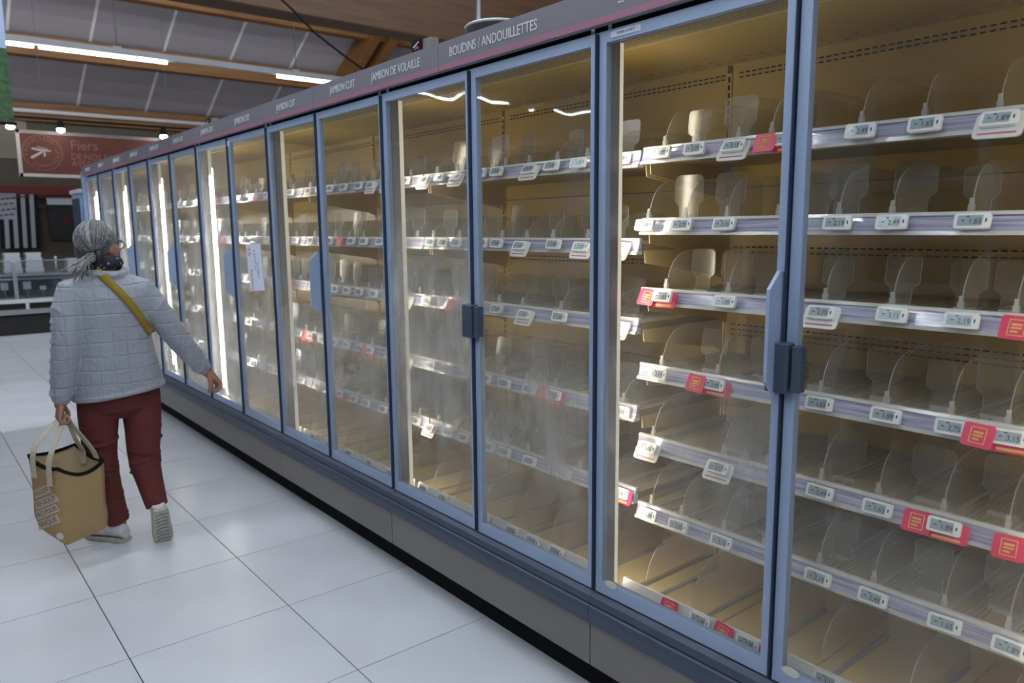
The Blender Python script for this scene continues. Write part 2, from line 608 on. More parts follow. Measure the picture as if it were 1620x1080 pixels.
    def build(self, name, mats, parent=None, bevel=0.0, origin=None):
        """mesh given in world coordinates, put under parent"""
        off = V(origin) if origin else V((0, 0, 0))
        if origin:
            self.v = [tuple(V(p) - off) for p in self.v]
        me = self.mesh(name, mats)
        if bevel:
            bm = bmesh.new()
            bm.from_mesh(me)
            bmesh.ops.bevel(bm, geom=list(bm.edges), offset=bevel, segments=1, affect='EDGES', clamp_overlap=True)
            bm.to_mesh(me)
            bm.free()
        return place(me, name, off, parent)


def place(me, name, world_loc, parent=None, rot=None):
    o = bpy.data.objects.new(name, me)
    col.objects.link(o)
    wl = V(world_loc)
    ORIGIN[o.name] = wl
    if parent is not None:
        o.parent = parent
        o.location = wl - ORIGIN[parent.name]
    else:
        o.location = wl
    if rot is not None:
        o.rotation_euler = rot
    return o


def empty(name, loc):
    return place(None, name, loc)


def tag(o, label=None, cat=None, group=None, kind=None):
    if label:
        o['label'] = label
    if cat:
        o['category'] = cat
    if group:
        o['group'] = group
    if kind:
        o['kind'] = kind
    return o


def text_mesh(s, size, mtl, sx=1.0, extrude=0.0006, align='CENTER'):
    cu = bpy.data.curves.new('lettering', 'FONT')
    cu.body = s
    cu.size = size
    cu.align_x = align
    cu.align_y = 'CENTER'
    cu.extrude = extrude
    cu.resolution_u = 3
    ob = bpy.data.objects.new('lettering_tmp', cu)
    col.objects.link(ob)
    dg = bpy.context.evaluated_depsgraph_get()
    me = bpy.data.meshes.new_from_object(ob.evaluated_get(dg))
    bpy.data.objects.remove(ob)
    bpy.data.curves.remove(cu)
    if sx != 1.0:
        me.transform(Matrix.Diagonal((sx, 1, 1, 1)))
    me.materials.clear()
    me.materials.append(mtl)
    return me


def oriented(me, xdir, ydir, loc):
    x = V(xdir).normalized()
    y = V(ydir).normalized()
    z = x.cross(y)
    m = Matrix(((x.x, y.x, z.x, loc[0]), (x.y, y.y, z.y, loc[1]), (x.z, y.z, z.z, loc[2]), (0, 0, 0, 1)))
    me.transform(m)
    return me


def remesh(mb, voxel, name, mats, smooth=4, factor=0.5):
    me = mb.mesh(name + '_raw', mats)
    bm = bmesh.new()
    bm.from_mesh(me)
    bmesh.ops.recalc_face_normals(bm, faces=bm.faces)
    bm.to_mesh(me)
    bm.free()
    ob = bpy.data.objects.new(name + '_raw', me)
    col.objects.link(ob)
    r = ob.modifiers.new('r', 'REMESH')
    r.mode = 'VOXEL'
    r.voxel_size = voxel
    r.use_smooth_shade = True
    s = ob.modifiers.new('s', 'SMOOTH')
    s.factor = factor
    s.iterations = smooth
    dg = bpy.context.evaluated_depsgraph_get()
    out = bpy.data.meshes.new_from_object(ob.evaluated_get(dg))
    out.name = name
    bpy.data.objects.remove(ob)
    for p in out.polygons:
        p.use_smooth = True
    return out


ORD = ['first', 'second', 'third', 'fourth', 'fifth', 'sixth', 'seventh', 'eighth', 'ninth', 'tenth', 'eleventh', 'twelfth']

# ================================================================== THE SETTING
# floor: grout bed + every tile in view as its own piece
T = 0.60
XS0 = 0.522            # a tile joint in x
YS0 = 2.843            # a tile joint in y
floor = tag(MB().box(-9.0, 10.0, -5.0, 16.0, -0.06, -0.0045).build('floor', M['grout']), kind='structure')
tile_me = MB().box(-T / 2 + 0.0023, T / 2 - 0.0023, -T / 2 + 0.0023, T / 2 - 0.0023, -0.02, 0.0)
tile_me = tile_me.mesh('tile', M['tile'])
big = MB()
for i in range(-14, 16):
    for j in range(-13, 22):
        x = XS0 + (i + 0.5) * T
        y = YS0 + (j + 0.5) * T
        if y > 15.9:
            continue
        near = -0.9 < x < 1.9 and 0.9 < y < 10.5 and x > y * 0.085 - 0.7
        far = y >= 10.5 and 0.2 < x < 2.6 and y < 13
        if near or far:
            place(tile_me, 'tile', (x, y, 0), floor)
        else:
            g = 0.0023
            big.box(x - T / 2 + g, x + T / 2 - g, y - T / 2 + g, y + T / 2 - g, -0.02, 0.0)
tag(big.build('far_tiles', M['tile'], floor), kind='stuff')

# far end wall and side wall
YW = 15.0
wall_back = tag(MB().box(-9, 10, YW, YW + 0.2, 0, 3.8).build('wall_back', M['wall']), kind='structure')
MB().box(-9, 1.95, YW - 0.03, YW, 2.73, 3.4).build('tan_upper_panel', M['wall_beige'], wall_back)
MB().box(-9, 10, YW - 0.10, YW, 2.14, 2.31).build('maroon_band', M['maroon'], wall_back)
MB().box(-9, 10, YW - 0.12, YW, 2.105, 2.125).build('band_lip', M['maroon'], wall_back)
tag(MB().box(9.6, 9.8, -5, 15.2, 0, 12).build('wall_right', M['wall_grey']), kind='structure')

# sloping ceiling: the roof falls away from the camera at about 29 degrees
SL = 0.5642
ZR = 3.676


def roof(y):
    return ZR - SL * (y - 15.0)


ceiling = tag(MB().prism([(-4.0, roof(-4.0) + 0.02), (15.3, roof(15.3) + 0.02), (15.3, roof(15.3) + 0.15), (-4.0, roof(-4.0) + 0.15)], 'x', -9.5, 10.0)
              .build('ceiling', M['panel']), kind='structure')
rows = [15.05, 13.72, 12.46, 11.2]
PX0 = 1.65
pan = {}
for r in range(3):
    ya, yb = rows[r + 1], rows[r]
    me = MB().prism([(ya, roof(ya) - 0.01), (yb, roof(yb) - 0.01), (yb, roof(yb) + 0.018), (ya, roof(ya) + 0.018)], 'x', -0.52, 0.52).mesh('ceiling_panel', M['panel'])
    bt = MB().prism([(ya, roof(ya) - 0.022), (yb, roof(yb) - 0.022), (yb, roof(yb) + 0.01), (ya, roof(ya) + 0.01)], 'x', -0.021, 0.021).mesh('batten', M['batten'])
    for i in range(-3, 8):
        place(me, 'ceiling_panel', (PX0 + (i + 0.5) * 1.08, 0, 0), ceiling)
        place(bt, 'batten', (PX0 + i * 1.08, 0, 0), ceiling)
for k, y in enumerate([15.0, 13.62, 12.38, 11.1, 9.8]):
    zt = roof(y)
    b = MB().box(-9.4, 9.6, y - 0.10, y + 0.10, zt - 0.33, zt - 0.03).build('ceiling_beam', M['wood'], bevel=0.008)
    tag(b, kind='structure')
pipe = MB().tube([(-9, 14.86, 3.50), (9.5, 14.86, 3.50)], 0.035, 8, round_ends=False).build('wall_pipe', M['batten'])
tag(pipe, 'pale pipe running along the lowest ceiling beam', 'pipe')
# one rafter following the slope and the deep dark glulam girder
for x0 in (6.85, 7.2):
    raf = MB().prism([(9.0, roof(9.0) - 0.5), (15.0, roof(15.0) - 0.5), (15.0, roof(15.0) - 0.05), (9.0, roof(9.0) - 0.05)], 'x', x0, x0 + 0.17)
    tag(raf.build('ceiling_rafter', M['wood'], bevel=0.006), kind='structure')
tag(MB().box(-5.0, 9.5, 7.05, 7.35, 3.54, 4.75).build('ceiling_girder', M['wood_dark'], bevel=0.01), kind='structure')


# ================================================================== HALL LIGHTING (real linear luminaires)
def light_row(y, z, tubes, x0, x1, label, hang, tmat='tube'):
    t = empty('linear_light', ((x0 + x1) / 2, y, z))
    tag(t, label, 'light fixture', 'linear luminaires under the roof')
    MB().prism([(y - 0.035, z + 0.03), (y + 0.035, z + 0.03), (y + 0.04, z + 0.11), (y - 0.04, z + 0.11)], 'x', x0, x1).build('trunking', M['fixture'], t)
    tm = {}
    for a, b in tubes:
        ln = round(b - a, 2)
        if ln not in tm:
            tm[ln] = MB().tube([(-ln / 2, 0, 0), (ln / 2, 0, 0)], 0.018, 8, round_ends=False).mesh('tube', M[tmat])
        place(tm[ln], 'tube', ((a + b) / 2, y, z + 0.005), t)
    if hang:
        for hx in hang:
            MB().tube([(hx, y, z + 0.11), (hx, y, roof(y) + 0.02)], 0.006, 5, round_ends=False).build('hanger_wire', M['wire'], t)
            MB().box(hx - 0.05, hx + 0.05, y - 0.02, y + 0.02, z + 0.11, z + 0.135).build('hanger_clip', M['fixture'], t)


light_row(11.3, 3.80, [(-8.3, -6.8), (-6.1, -4.6), (-4.5, -3.0), (-1.5, 0.0), (0.14, 1.63), (1.69, 3.19), (4.75, 6.25)], -8.6, 7.0,
          'white hanging strip light crossing below the wooden ceiling beams', [-6, -3, 0, 2.58, 5.05], 'tube_far')
for n, (yy, zz) in enumerate([(7.6, 5.6), (4.2, 5.4), (0.8, 5.4), (-2.6, 5.4)]):
    light_row(yy, zz, [(-7.6 + 1.56 * q, -6.1 + 1.56 * q) for q in range(9)], -7.8, 6.6,
              'strip light row overhead, %s row nearer than the visible one' % ORD[n], [-6, -3, 0, 3, 6])

# ================================================================== REFRIGERATED CASES
DIV = [-0.915, -0.29, 0.335, 0.960, 1.583, 2.203, 2.818, 3.438, 4.045, 4.65, 5.25, 5.855, 6.45, 7.05, 7.64, 8.26, 8.88]
XD, XS, XB = 1.625, 1.81, 2.274
ZRAIL_R = [1.742, 1.529, 1.315, 1.075, 0.843, 0.613]
ZRAIL_M = [1.735, 1.467, 1.215, 0.93, 0.652]
ZDECK = 0.384
CASE_NAME = ['case beside the camera', 'nearest glass case', 'second glass case', 'third glass case', 'fourth glass case', 'fifth glass case',
             'sixth glass case', 'farthest glass case']
CASE_LABEL = [
    'refrigerated glass case beyond the picture edge, beside the nearest one',
    'nearest glass-door chiller with six empty shelves and dark latch block',
    'second nearest chiller, its empty shelves misted over, under BOUDINS lettering',
    'third chiller from the camera, fogged doors under JAMBON CUIT lettering',
    'fourth chiller from the camera, with paper notice taped on its door',
    'fifth chiller from the camera, lit white behind the outstretched hand',
    'sixth chiller from the camera, just past the woman, lit white strips',
    'farthest glass-door chiller at the end of the row by the wall']

# shared pieces -----------------------------------------------------------
div_prof = [(0.0, 0.0), (0.002, 0.022), (0.014, 0.055), (0.032, 0.081), (0.060, 0.099), (0.10, 0.109), (0.15, 0.112), (0.40, 0.112), (0.40, 0.0)]


def divider_mesh(h):
    mb = MB()
    pr = [(x, z * h / 0.112) for x, z in div_prof]
    mb.prism(pr, 'y', -0.0012, 0.0012, mi=0, side_mi=1)
    mb.box(-0.004, 0.006, -0.006, 0.006, 0.0, 0.032, mi=1)
    mb.box(-0.002, 0.004, -0.004, 0.004, 0.032, 0.046, mi=1)
    mb.box(0.0, 0.40, -0.008, 0.008, 0.0, 0.005, mi=1)
    return mb.mesh('divider', [M['acrylic'], M['acrylic_edge']])


DIVM = {'hi': divider_mesh(0.135), 'lo': divider_mesh(0.10), 'deck': divider_mesh(0.19)}


def paddle_mesh(w, h, neck):
    n = 7
    r = w * 0.18
    pts = [(-neck, 0.0), (-neck, h * 0.36), (-w / 2, h * 0.46)]
    for k in range(n):
        a = math.pi - k * (math.pi / 2) / (n - 1)
        pts.append((-w / 2 + r + r * math.cos(a), h - r + r * math.sin(a)))
    for k in range(n):
        a = math.pi / 2 - k * (math.pi / 2) / (n - 1)
        pts.append((w / 2 - r + r * math.cos(a), h - r + r * math.sin(a)))
    pts += [(w / 2, h * 0.46), (neck, h * 0.36), (neck, 0.0)]
    mb = MB()
    mb.prism(pts, 'x', -0.0015, 0.0015, mi=0, side_mi=1)
    mb.box(-0.012, 0.03, -neck, neck, 0.0, 0.012, mi=1)
    return mb.mesh('pusher', [M['acrylic_pad'], M['acrylic_edge']])


PAD = [paddle_mesh(0.088, 0.135, 0.027), paddle_mesh(0.078, 0.122, 0.023), paddle_mesh(0.10, 0.145, 0.033)]

PADR = {0: [1.441, 1.3], 1: [1.469, 1.323, 1.059, 0.974, 0.825, 0.674], 2: [1.431, 1.318, 1.209, 0.986, 0.826, 0.685, 0.589],
        3: [1.54, 1.372, 1.219, 1.026, 0.857, 0.715, 0.595], 4: [1.284, 1.157, 0.942, 0.72, 0.571], 5: [1.275, 1.167, 0.946, 0.704, 0.553]}
PADM = {0: [2.775, 2.625, 2.473, 2.391, 2.275, 1.957, 1.74], 1: [2.76, 2.634, 2.417, 2.336, 2.085, 1.93, 1.735],
        2: [2.79, 2.70, 2.443, 2.235, 2.044, 1.717], 3: [2.77, 2.66, 2.407, 2.189, 2.079, 1.712], 4: [2.733, 2.499, 2.349, 2.229, 2.098]}
PADT = {0: [3.856, 3.73, 3.547, 3.435, 3.20, 3.05], 1: [3.95, 3.806, 3.625, 3.522, 3.372, 3.14, 2.98], 2: [3.869, 3.719, 3.576, 3.409, 3.2, 3.02],
        3: [3.976, 3.819, 3.707, 3.463, 3.22, 3.04], 4: [3.923, 3.695, 3.484, 3.2]}
# price tags: positions along each rail; codes: n normal, b tag in a big holder, r red promo card + tag, R red card only
TAGR = {0: '1.489n 1.368n 1.231b 1.081r 0.892n 0.748n 0.598b', 1: '1.547n 1.406n 1.261n 0.936n 0.806n 0.637n',
        2: '1.473r 1.25n 0.96b 0.792n 0.643n 0.535R', 3: '1.484n 1.277r 0.958n 0.791n 0.645n 0.531r',
        4: '1.511b 1.247b 0.944n 0.796n 0.645r 0.513R', 5: '1.514n 1.393n 1.236n 0.937n 0.793n 0.628n 0.495n',
        6: '1.36R 1.25n 1.17R 1.09n 1.02R 0.86n 0.72n'}
TAGM = {0: '2.76b 2.66n 2.525b 2.377n 2.275n 2.075b 1.969n 1.838n 1.647n', 1: '2.74n 2.64n 2.547n 2.372n 2.28n 2.13b 1.959n 1.813b 1.648b',
        2: '2.78n 2.583R 2.463n 2.285n 2.108b 1.93n 1.646b', 3: '2.76n 2.64n 2.516n 2.364n 2.243n 2.092n 1.96r 1.634n',
        4: '2.77b 2.64n 2.524n 2.35n 2.247n 2.095n 1.903n 1.637r', 5: '2.73n 2.58n 2.294n 2.116n 1.996n 1.869n'}
TAGT = {0: '3.93n 3.80n 3.67n 3.52n 3.36n 3.22b 3.08b 2.93n', 1: '3.93n 3.80n 3.70n 3.58R 3.46n 3.33n 3.17n 2.98b', 2: '3.94n 3.82n 3.66n 3.53n 3.40n 3.25n 3.10n 2.93b',
        3: '4.00r 3.86n 3.70n 3.56n 3.42n 3.31r 3.12n 2.95b', 4: '3.93n 3.80n 3.66r 3.50n 3.37n 3.20n 3.05n 2.90n', 5: '3.86n 3.66n 3.44n 3.22n 3.02n'}
FAR_RED = {4: {0: [4.71], 2: [4.22, 4.8], 3: [4.68], 4: [4.28]}, 5: {0: [5.42], 1: [5.35]}, 6: {0: [6.9], 1: [6.62]}, 7: {0: [8.0]}}

# tag meshes (local: x = along rail to the reader's right, y up, z out) ------
TW, TH = 0.070, 0.034


def rounded_plate(w, h, d, r=0.005, n=3):
    pts = []
    for cx, cy, a0 in ((w / 2 - r, h / 2 - r, 0), (-w / 2 + r, h / 2 - r, 90), (-w / 2 + r, -h / 2 + r, 180), (w / 2 - r, -h / 2 + r, 270)):
        for k in range(n):
            a = math.radians(a0 + 90 * k / (n - 1))
            pts.append((cx + r * math.cos(a), cy + r * math.sin(a)))
    return MB().prism(pts, 'z', 0, d)


TAG_ME = rounded_plate(TW, TH, 0.010).mesh('electronic_price_tag', M['tag'])
SCR_ME = MB().box(-0.027, 0.022, -0.0115, 0.0115, 0.0, 0.0008).mesh('screen', M['screen'])
BTN_ME = MB().box(-0.0015, 0.0015, -0.004, 0.004, 0, 0.0008).mesh('sensor', M['ink'])
HOLD_ME = rounded_plate(0.092, 0.060, 0.004, 0.009).mesh('holder', M['tag_holder'])
HSTRIPE = MB().box(-0.036, 0.036, -0.002, 0.002, 0, 0.0006).mesh('red_line', M['red_stripe'])
RED_ME = rounded_plate(0.062, 0.052, 0.002, 0.006).mesh('promo_card', M['red_tag'])
REDB_ME = rounded_plate(0.088, 0.046, 0.002, 0.006).mesh('promo_backing', M['red_tag'])
_ym = MB()
for a, b, c, d in ((-0.016, 0.016, 0.016, 0.018), (-0.016, 0.016, -0.018, -0.016), (-0.016, -0.014, -0.018, 0.018), (0.014, 0.016, -0.018, 0.018),
                   (-0.010, 0.010, 0.004, 0.009), (-0.010, 0.010, -0.003, 0.001), (-0.010, 0.004, -0.011, -0.007)):
    _ym.box(a, b, c, d, 0, 0.0005)
YEL_ME = _ym.mesh('yellow_print', M['yellow_ink'])
YEL2_ME = MB().box(-0.03, 0.03, -0.003, 0.003, 0, 0.0005).mesh('yellow_print', M['yellow_ink'])
DIG = {}
for s_ in ('1,89', '2,49', '1,65', '2,19', '3,15', '2,75'):
    DIG[s_] = text_mesh(s_, 0.017, M['ink'], 0.9, 0.0003)
DOT_ME = MB().box(-0.006, 0.0, -0.0012, 0.0012, 0, 0.0006).mesh('print_mark', M['ink'])
TILT = math.radians(17)


def face_rot(tilt, roll=0.0):
    """local x -> -Y world, local y -> up, z -> -X, leaning back by tilt"""
    x = V((0, -1, 0))
    z = V((-math.cos(tilt), 0, math.sin(tilt)))
    y = z.cross(x)
    m = Matrix(((x.x, y.x, z.x), (x.y, y.y, z.y), (x.z, y.z, z.z)))
    return (m @ Matrix.Rotation(roll, 3, 'Z')).to_euler()


def put(me, name, parent, loc):
    o = bpy.data.objects.new(name, me)
    col.objects.link(o)
    o.parent = parent
    o.location = loc
    return o


def price_tag(y, z, code, digits, lab, grp, roll, detail):
    tl = TILT + random.uniform(-0.06, 0.06)
    x = XS - 0.012
    dz = 0.0
    if code == 'b':
        tl += 0.22
        x -= 0.012
        dz = -0.008
    o = place(TAG_ME, 'electronic_price_tag', (x, y, z + dz), None, face_rot(tl, roll))
    tag(o, lab, 'price tag', grp)
    put(SCR_ME, 'screen', o, (-0.001, 0, 0.010))
    if detail:
        put(BTN_ME, 'sensor', o, (0.0275, 0, 0.010))
        put(DIG[digits], 'price_digits', o, (0.007, -0.0025, 0.0112))
        put(DOT_ME, 'print_mark', o, (-0.014, 0.0, 0.0110))
        put(DOT_ME, 'print_mark', o, (-0.005, 0.0085, 0.0110))
    if code == 'b':
        put(HOLD_ME, 'holder', o, (0, -0.010, -0.0045))
        put(HSTRIPE, 'red_line', o, (0, -0.030, -0.0003))
    if code == 'r':
        put(REDB_ME, 'promo_backing', o, (0.006, -0.010, -0.0025))
        put(YEL2_ME, 'yellow_print', o, (0.006, -0.026, -0.0003))
    return o


def promo_card(y, z, lab, grp):
    o = place(RED_ME, 'promo_card', (XS - 0.022 + random.uniform(-0.004, 0.004), y, z - 0.004), None, face_rot(TILT + 0.1, random.uniform(-0.1, 0.1)))
    tag(o, lab, 'promo card', grp)
    put(YEL_ME, 'yellow_print', o, (0, 0, 0.0022))
    return o


SIDE_SLOTS = {}


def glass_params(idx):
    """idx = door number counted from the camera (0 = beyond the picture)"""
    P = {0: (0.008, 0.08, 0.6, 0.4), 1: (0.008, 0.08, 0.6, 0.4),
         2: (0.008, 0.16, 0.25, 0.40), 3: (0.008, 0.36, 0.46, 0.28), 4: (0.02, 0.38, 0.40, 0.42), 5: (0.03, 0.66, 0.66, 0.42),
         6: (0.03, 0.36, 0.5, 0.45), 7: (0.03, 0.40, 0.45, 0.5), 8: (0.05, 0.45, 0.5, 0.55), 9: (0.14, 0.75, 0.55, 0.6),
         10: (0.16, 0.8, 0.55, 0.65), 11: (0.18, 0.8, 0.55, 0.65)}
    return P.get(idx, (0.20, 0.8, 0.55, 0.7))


def build_case(k):
    y0, ym, y1 = DIV[2 * k], DIV[2 * k + 1], DIV[2 * k + 2]
    near = k in (1, 2, 3)
    c = empty('refrigerated_case', (1.95, (y0 + y1) / 2, 0))
    tag(c, CASE_LABEL[k], 'display case', 'row of glass-door chillers')
    w = y1 - y0
    g = 0.001
    led_on = k >= 4
    # back, in three stacked panels with real joints
    for za, zb in ((0.30, 1.02), (1.024, 1.655), (1.659, 2.075)):
        MB().box(XB, XB + 0.02, y0 + 0.021, y1 - 0.002, za, zb).build('back_panel', M['beige'], c)
    MB().box(XB + 0.02, XB + 0.08, y0 + g, y1 - g, 0.10, 2.14).build('rear_body', M['kick'], c)
    up = MB().box(XB - 0.004, XB + 0.015, y0 + 0.001, y0 + 0.020, 0.30, 2.04).build('upright', M['beige'], c)
    sl = MB()
    z = 0.45
    while z < 2.02:
        sl.box(XB - 0.006, XB - 0.0035, y0 + 0.006, y0 + 0.014, z, z + 0.018)
        z += 0.026
    tag(sl.build('upright_slots', M['slot'], up), kind='stuff')
    if k <= 4:
        vs = MB()
        rows_ = (2.036, 2.022, 1.455, 1.437, 1.185, 1.168, 1.150) if k == 1 else (2.036, 2.022, 1.40, 1.385, 1.13, 1.115)
        for zz in rows_:
            y = y0 + 0.03
            while y < y1 - 0.04:
                vs.box(XB - 0.0015, XB + 0.001, y, y + 0.015, zz - 0.0022, zz + 0.0022)
                y += 0.0235
        tag(vs.build('vent_slots', M['slot'], c), kind='stuff')
    # canopy
    MB().box(1.812, XB + 0.02, y0 + g, y1 - g, 2.068, 2.09).build('canopy_panel', M['beige'], c)
    MB().box(1.800, 1.812, y0 + g, y1 - g, 2.062, 2.09).build('canopy_lip', M['beige_deck'], c)
    MB().box(1.66, 1.800, y0 + g, y1 - g, 2.067, 2.077).build('honeycomb_outlet', M['honeycomb'], c)
    if k <= 3:
        sc = MB()
        for q in range(int(w / 0.05)):
            for zz in (2.00, 2.04):
                yy = y0 + 0.03 + q * 0.05
                sc.box(zz + 0.19, zz + 0.202, yy, yy + 0.012, 2.066, 2.0685)
        tag(sc.build('canopy_perforation', M['shelf'], c), kind='stuff')
    MB().box(1.645, XB + 0.08, y0 + g, y1 - g, 2.092, 2.135).build('top_cover', M['black'], c)
    MB().box(1.650, 1.70, y0 + g, y1 - g, 2.078, 2.092).build('door_head', M['black'], c)
    # deck of loose trays
    nd = 4
    for q in range(nd):
        ya, yb = y0 + 0.012 + q * (w - 0.024) / nd, y0 + 0.012 + (q + 1) * (w - 0.024) / nd
        MB().box(1.735, XB - 0.001, ya + 0.0015, yb - 0.0015, 0.315, 0.330).build('deck_tray', M['beige_deck'], c, bevel=0.002)
    MB().box(1.735, XB, y0 + g, y1 - g, 0.10, 0.313).build('tub', M['kick'], c)
    MB().box(1.665, 1.722, y0 + g, y1 - g, 0.25, 0.345).build('return_grille', M['frame_dark'], c)
    dr = MB().prism([(1.724, 0.350), (1.737, 0.402), (1.743, 0.402), (1.743, 0.322), (1.736, 0.322)], 'y', y0 + 0.02, y1 - 0.02)
    dr.build('deck_price_rail', M['tag_holder'], c)
    # front base
    MB().prism([(1.66, 0.383), (1.622, 0.383), (1.604, 0.374), (1.600, 0.352), (1.606, 0.349), (1.66, 0.349)], 'y', y0 + g, y1 - g).build('bumper_upper', M['bumper'], c)
    MB().prism([(1.66, 0.347), (1.606, 0.347), (1.598, 0.341), (1.594, 0.322), (1.594, 0.290), (1.602, 0.287), (1.66, 0.287)], 'y', y0 + g, y1 - g).build('bumper_lower', M['bumper'], c)
    MB().box(1.604, 1.66, y0 + 0.0018, y1 - 0.0018, 0.138, 0.286).build('kick_panel', M['kick'], c, bevel=0.002)
    MB().box(1.690, 1.735, y0, y1, 0.0, 0.16).build('plinth', M['black'], c)
    MB().box(1.735, XB + 0.07, y0 + g, y1 - g, 0.0, 0.10).build('underframe', M['black'], c)
    # end posts of the case with their light covers; the LED lens looks inward behind the cover
    lm_ = M['led'] if led_on else M['led_near']
    mu = MB().box(1.652, 1.688, y1 - 0.024, y1 - g, 0.37, 2.066).build('end_post', M['mull_grey'], c)
    MB().box(1.688, 1.712, y1 - 0.016, y1 - g, 0.39, 2.055).build('light_cover', M['cream'], mu)
    MB().prism([(1.712, y1 - 0.014), (1.722 if led_on else 1.7165, y1 - g), (1.712, y1 - g)], 'z', 0.41, 1.94).build('light_strip', lm_, mu)
    if led_on:
        MB().box(1.692, 1.711, y1 - 0.0225, y1 - 0.0165, 0.46, 1.885).build('side_lens', M['led'], mu)
    mu = MB().box(1.652, 1.688, y0 + g, y0 + 0.022, 0.37, 2.066).build('end_post', M['mull_grey'], c)
    MB().box(1.688, 1.712, y0 + g, y0 + 0.012, 0.39, 2.055).build('light_cover', M['cream'], mu)
    MB().prism([(1.712, y0 + 0.010), (1.722 if k >= 5 else 1.7165, y0 + g), (1.712, y0 + g)], 'z', 0.41, 1.94).build('light_strip', M['led'] if k >= 5 else M['led_near'], mu)
    # shelves
    rails = ZRAIL_R if k <= 1 else ZRAIL_M
    pads = {1: PADR, 2: PADM, 3: PADT}.get(k)
    tags = {1: TAGR, 2: TAGM, 3: TAGT}.get(k)
    for i, z in enumerate(rails):
        zt = z + 0.008
        sh = MB().prism([(XS + 0.022, zt), (XB - 0.006, zt + 0.004), (XB - 0.006, zt - 0.022), (XS + 0.022, zt - 0.022)], 'y', y0 + 0.006, y1 - 0.006)
        sh = sh.build('shelf', M['shelf'], c)
        rl = MB()
        ra_, rb_ = y0 + 0.005, y1 - 0.005
        rl.prism([(XS - 0.001, z - 0.018), (XS + 0.010, z + 0.017), (XS + 0.018, z + 0.017), (XS + 0.021, z - 0.018)], 'y', ra_, rb_, mi=0)
        rl.prism([(XS + 0.006, z + 0.017), (XS + 0.009, z + 0.025), (XS + 0.020, z + 0.025), (XS + 0.021, z + 0.017)], 'y', ra_, rb_, mi=1)
        rl.prism([(XS - 0.008, z - 0.026), (XS - 0.006, z - 0.017), (XS + 0.021, z - 0.018), (XS + 0.021, z - 0.026)], 'y', ra_, rb_, mi=1)
        rl.build('price_rail', [M['rail'], M['rail_lip']], sh)
        for yb in (y0 + 0.007, y1 - 0.010):
            MB().prism([(XS + 0.035, zt - 0.022), (XB - 0.004, zt - 0.022), (XB - 0.004, zt - 0.135), (XB - 0.05, zt - 0.118), (XS + 0.04, zt - 0.062)], 'y', yb, yb + 0.003
                       ).build('bracket', M['beige_deck'], sh)
        # dividers and pushers
        if k == 1:
            dy = [float(t[:-1]) + 0.018 for t in tags[i].split()] + [1.12 if i else 1.15]
        elif k in (2, 3):
            dy = [y0 + 0.10 + (w - 0.16) * (q + random.uniform(-0.2, 0.2)) / 7 for q in range(8)]
        elif k >= 4:
            dy = [y0 + 0.12 + (w - 0.2) * (q + random.uniform(-0.25, 0.25)) / 5 for q in range(6)]
        else:
            dy = [y0 + 0.2 + 0.2 * q for q in range(5)]
        for q in dy:
            place(DIVM['hi' if k == 1 else 'lo'], 'divider', (XS + 0.022, q, zt), sh)
        if k in (1, 2, 3):
            tr = MB()
            for q in dy:
                off = random.choice((0.05, 0.06, 0.07))
                for r_ in range(4):
                    yy = q - off + r_ * 0.011
                    if y0 + 0.02 < yy < y1 - 0.02:
                        tr.box(XS + 0.03, XB - 0.05, yy, yy + 0.004, zt, zt + 0.007)
                yy = q - 0.016
                tr.box(XS + 0.024, XS + 0.045, q - 0.05, q - 0.012, zt, zt + 0.010)
            tag(tr.build('roller_track', M['track'], sh), kind='stuff')
        if pads:
            py = pads.get(i, [])
        elif k >= 4:
            py = [y0 + 0.06 + (w - 0.1) * (q + random.uniform(0.1, 0.9)) / 8 for q in range(8) if random.random() < 0.8]
        else:
            py = []
        for q in py:
            if q < y0 + 0.05 or q > y1 - 0.05:
                continue
            p = place(PAD[random.randrange(3)], 'pusher', (1.90 + random.uniform(-0.035, 0.05) if k != 1 else 1.92 + random.uniform(-0.02, 0.02), q, zt), sh)
            p.rotation_euler = (0, random.uniform(0.02, 0.14), random.uniform(-0.1, 0.1))
    # deck dividers
    for q in range(6):
        yy = y0 + 0.16 + (w - 0.25) * (q + random.uniform(-0.12, 0.12)) / 5
        place(DIVM['deck'], 'divider', (1.76, yy, 0.33), c)
    # doors
    for di, (ya, yb) in enumerate(((y0, ym), (ym, y1))):
        idx = 2 * k + di
        a, b = ya + 0.0035, yb - 0.0035
        zb_, zt_ = 0.388, 2.074
        mb = MB()
        sw = 0.027
        x0, x1 = 1.624, 1.646
        mb.box(x0, x1, a, a + sw, zb_, zt_)
        mb.box(x0, x1, b - sw, b, zb_, zt_)
        mb.box(x0, x1, a + sw, b - sw, zt_ - 0.032, zt_)
        mb.box(x0, x1, a + sw, b - sw, zb_, zb_ + 0.043)
        d = mb.build('door', M['frame'], c)
        base, am, zc, zw = glass_params(idx)
        gm = door_glass('door_glass_mist', base, am, zc, zw, idx * 1.37 + 0.5, 0.3, warp=0.10)
        o = MB().box(-0.003, 0.003, 0, b - a - 2 * sw + 0.008, 0, zt_ - zb_ - 0.075 + 0.008)
        gm_me = o.mesh('glass_pane', gm)
        place(gm_me, 'glass_pane', (1.630, a + sw - 0.004, zb_ + 0.039), d)
        # dark gasket on the edge facing the neighbouring door
        MB().box(1.612, 1.650, a - 0.0025, a, zb_ + 0.004, zt_ - 0.004).build('gasket', M['frame_dark'], d)
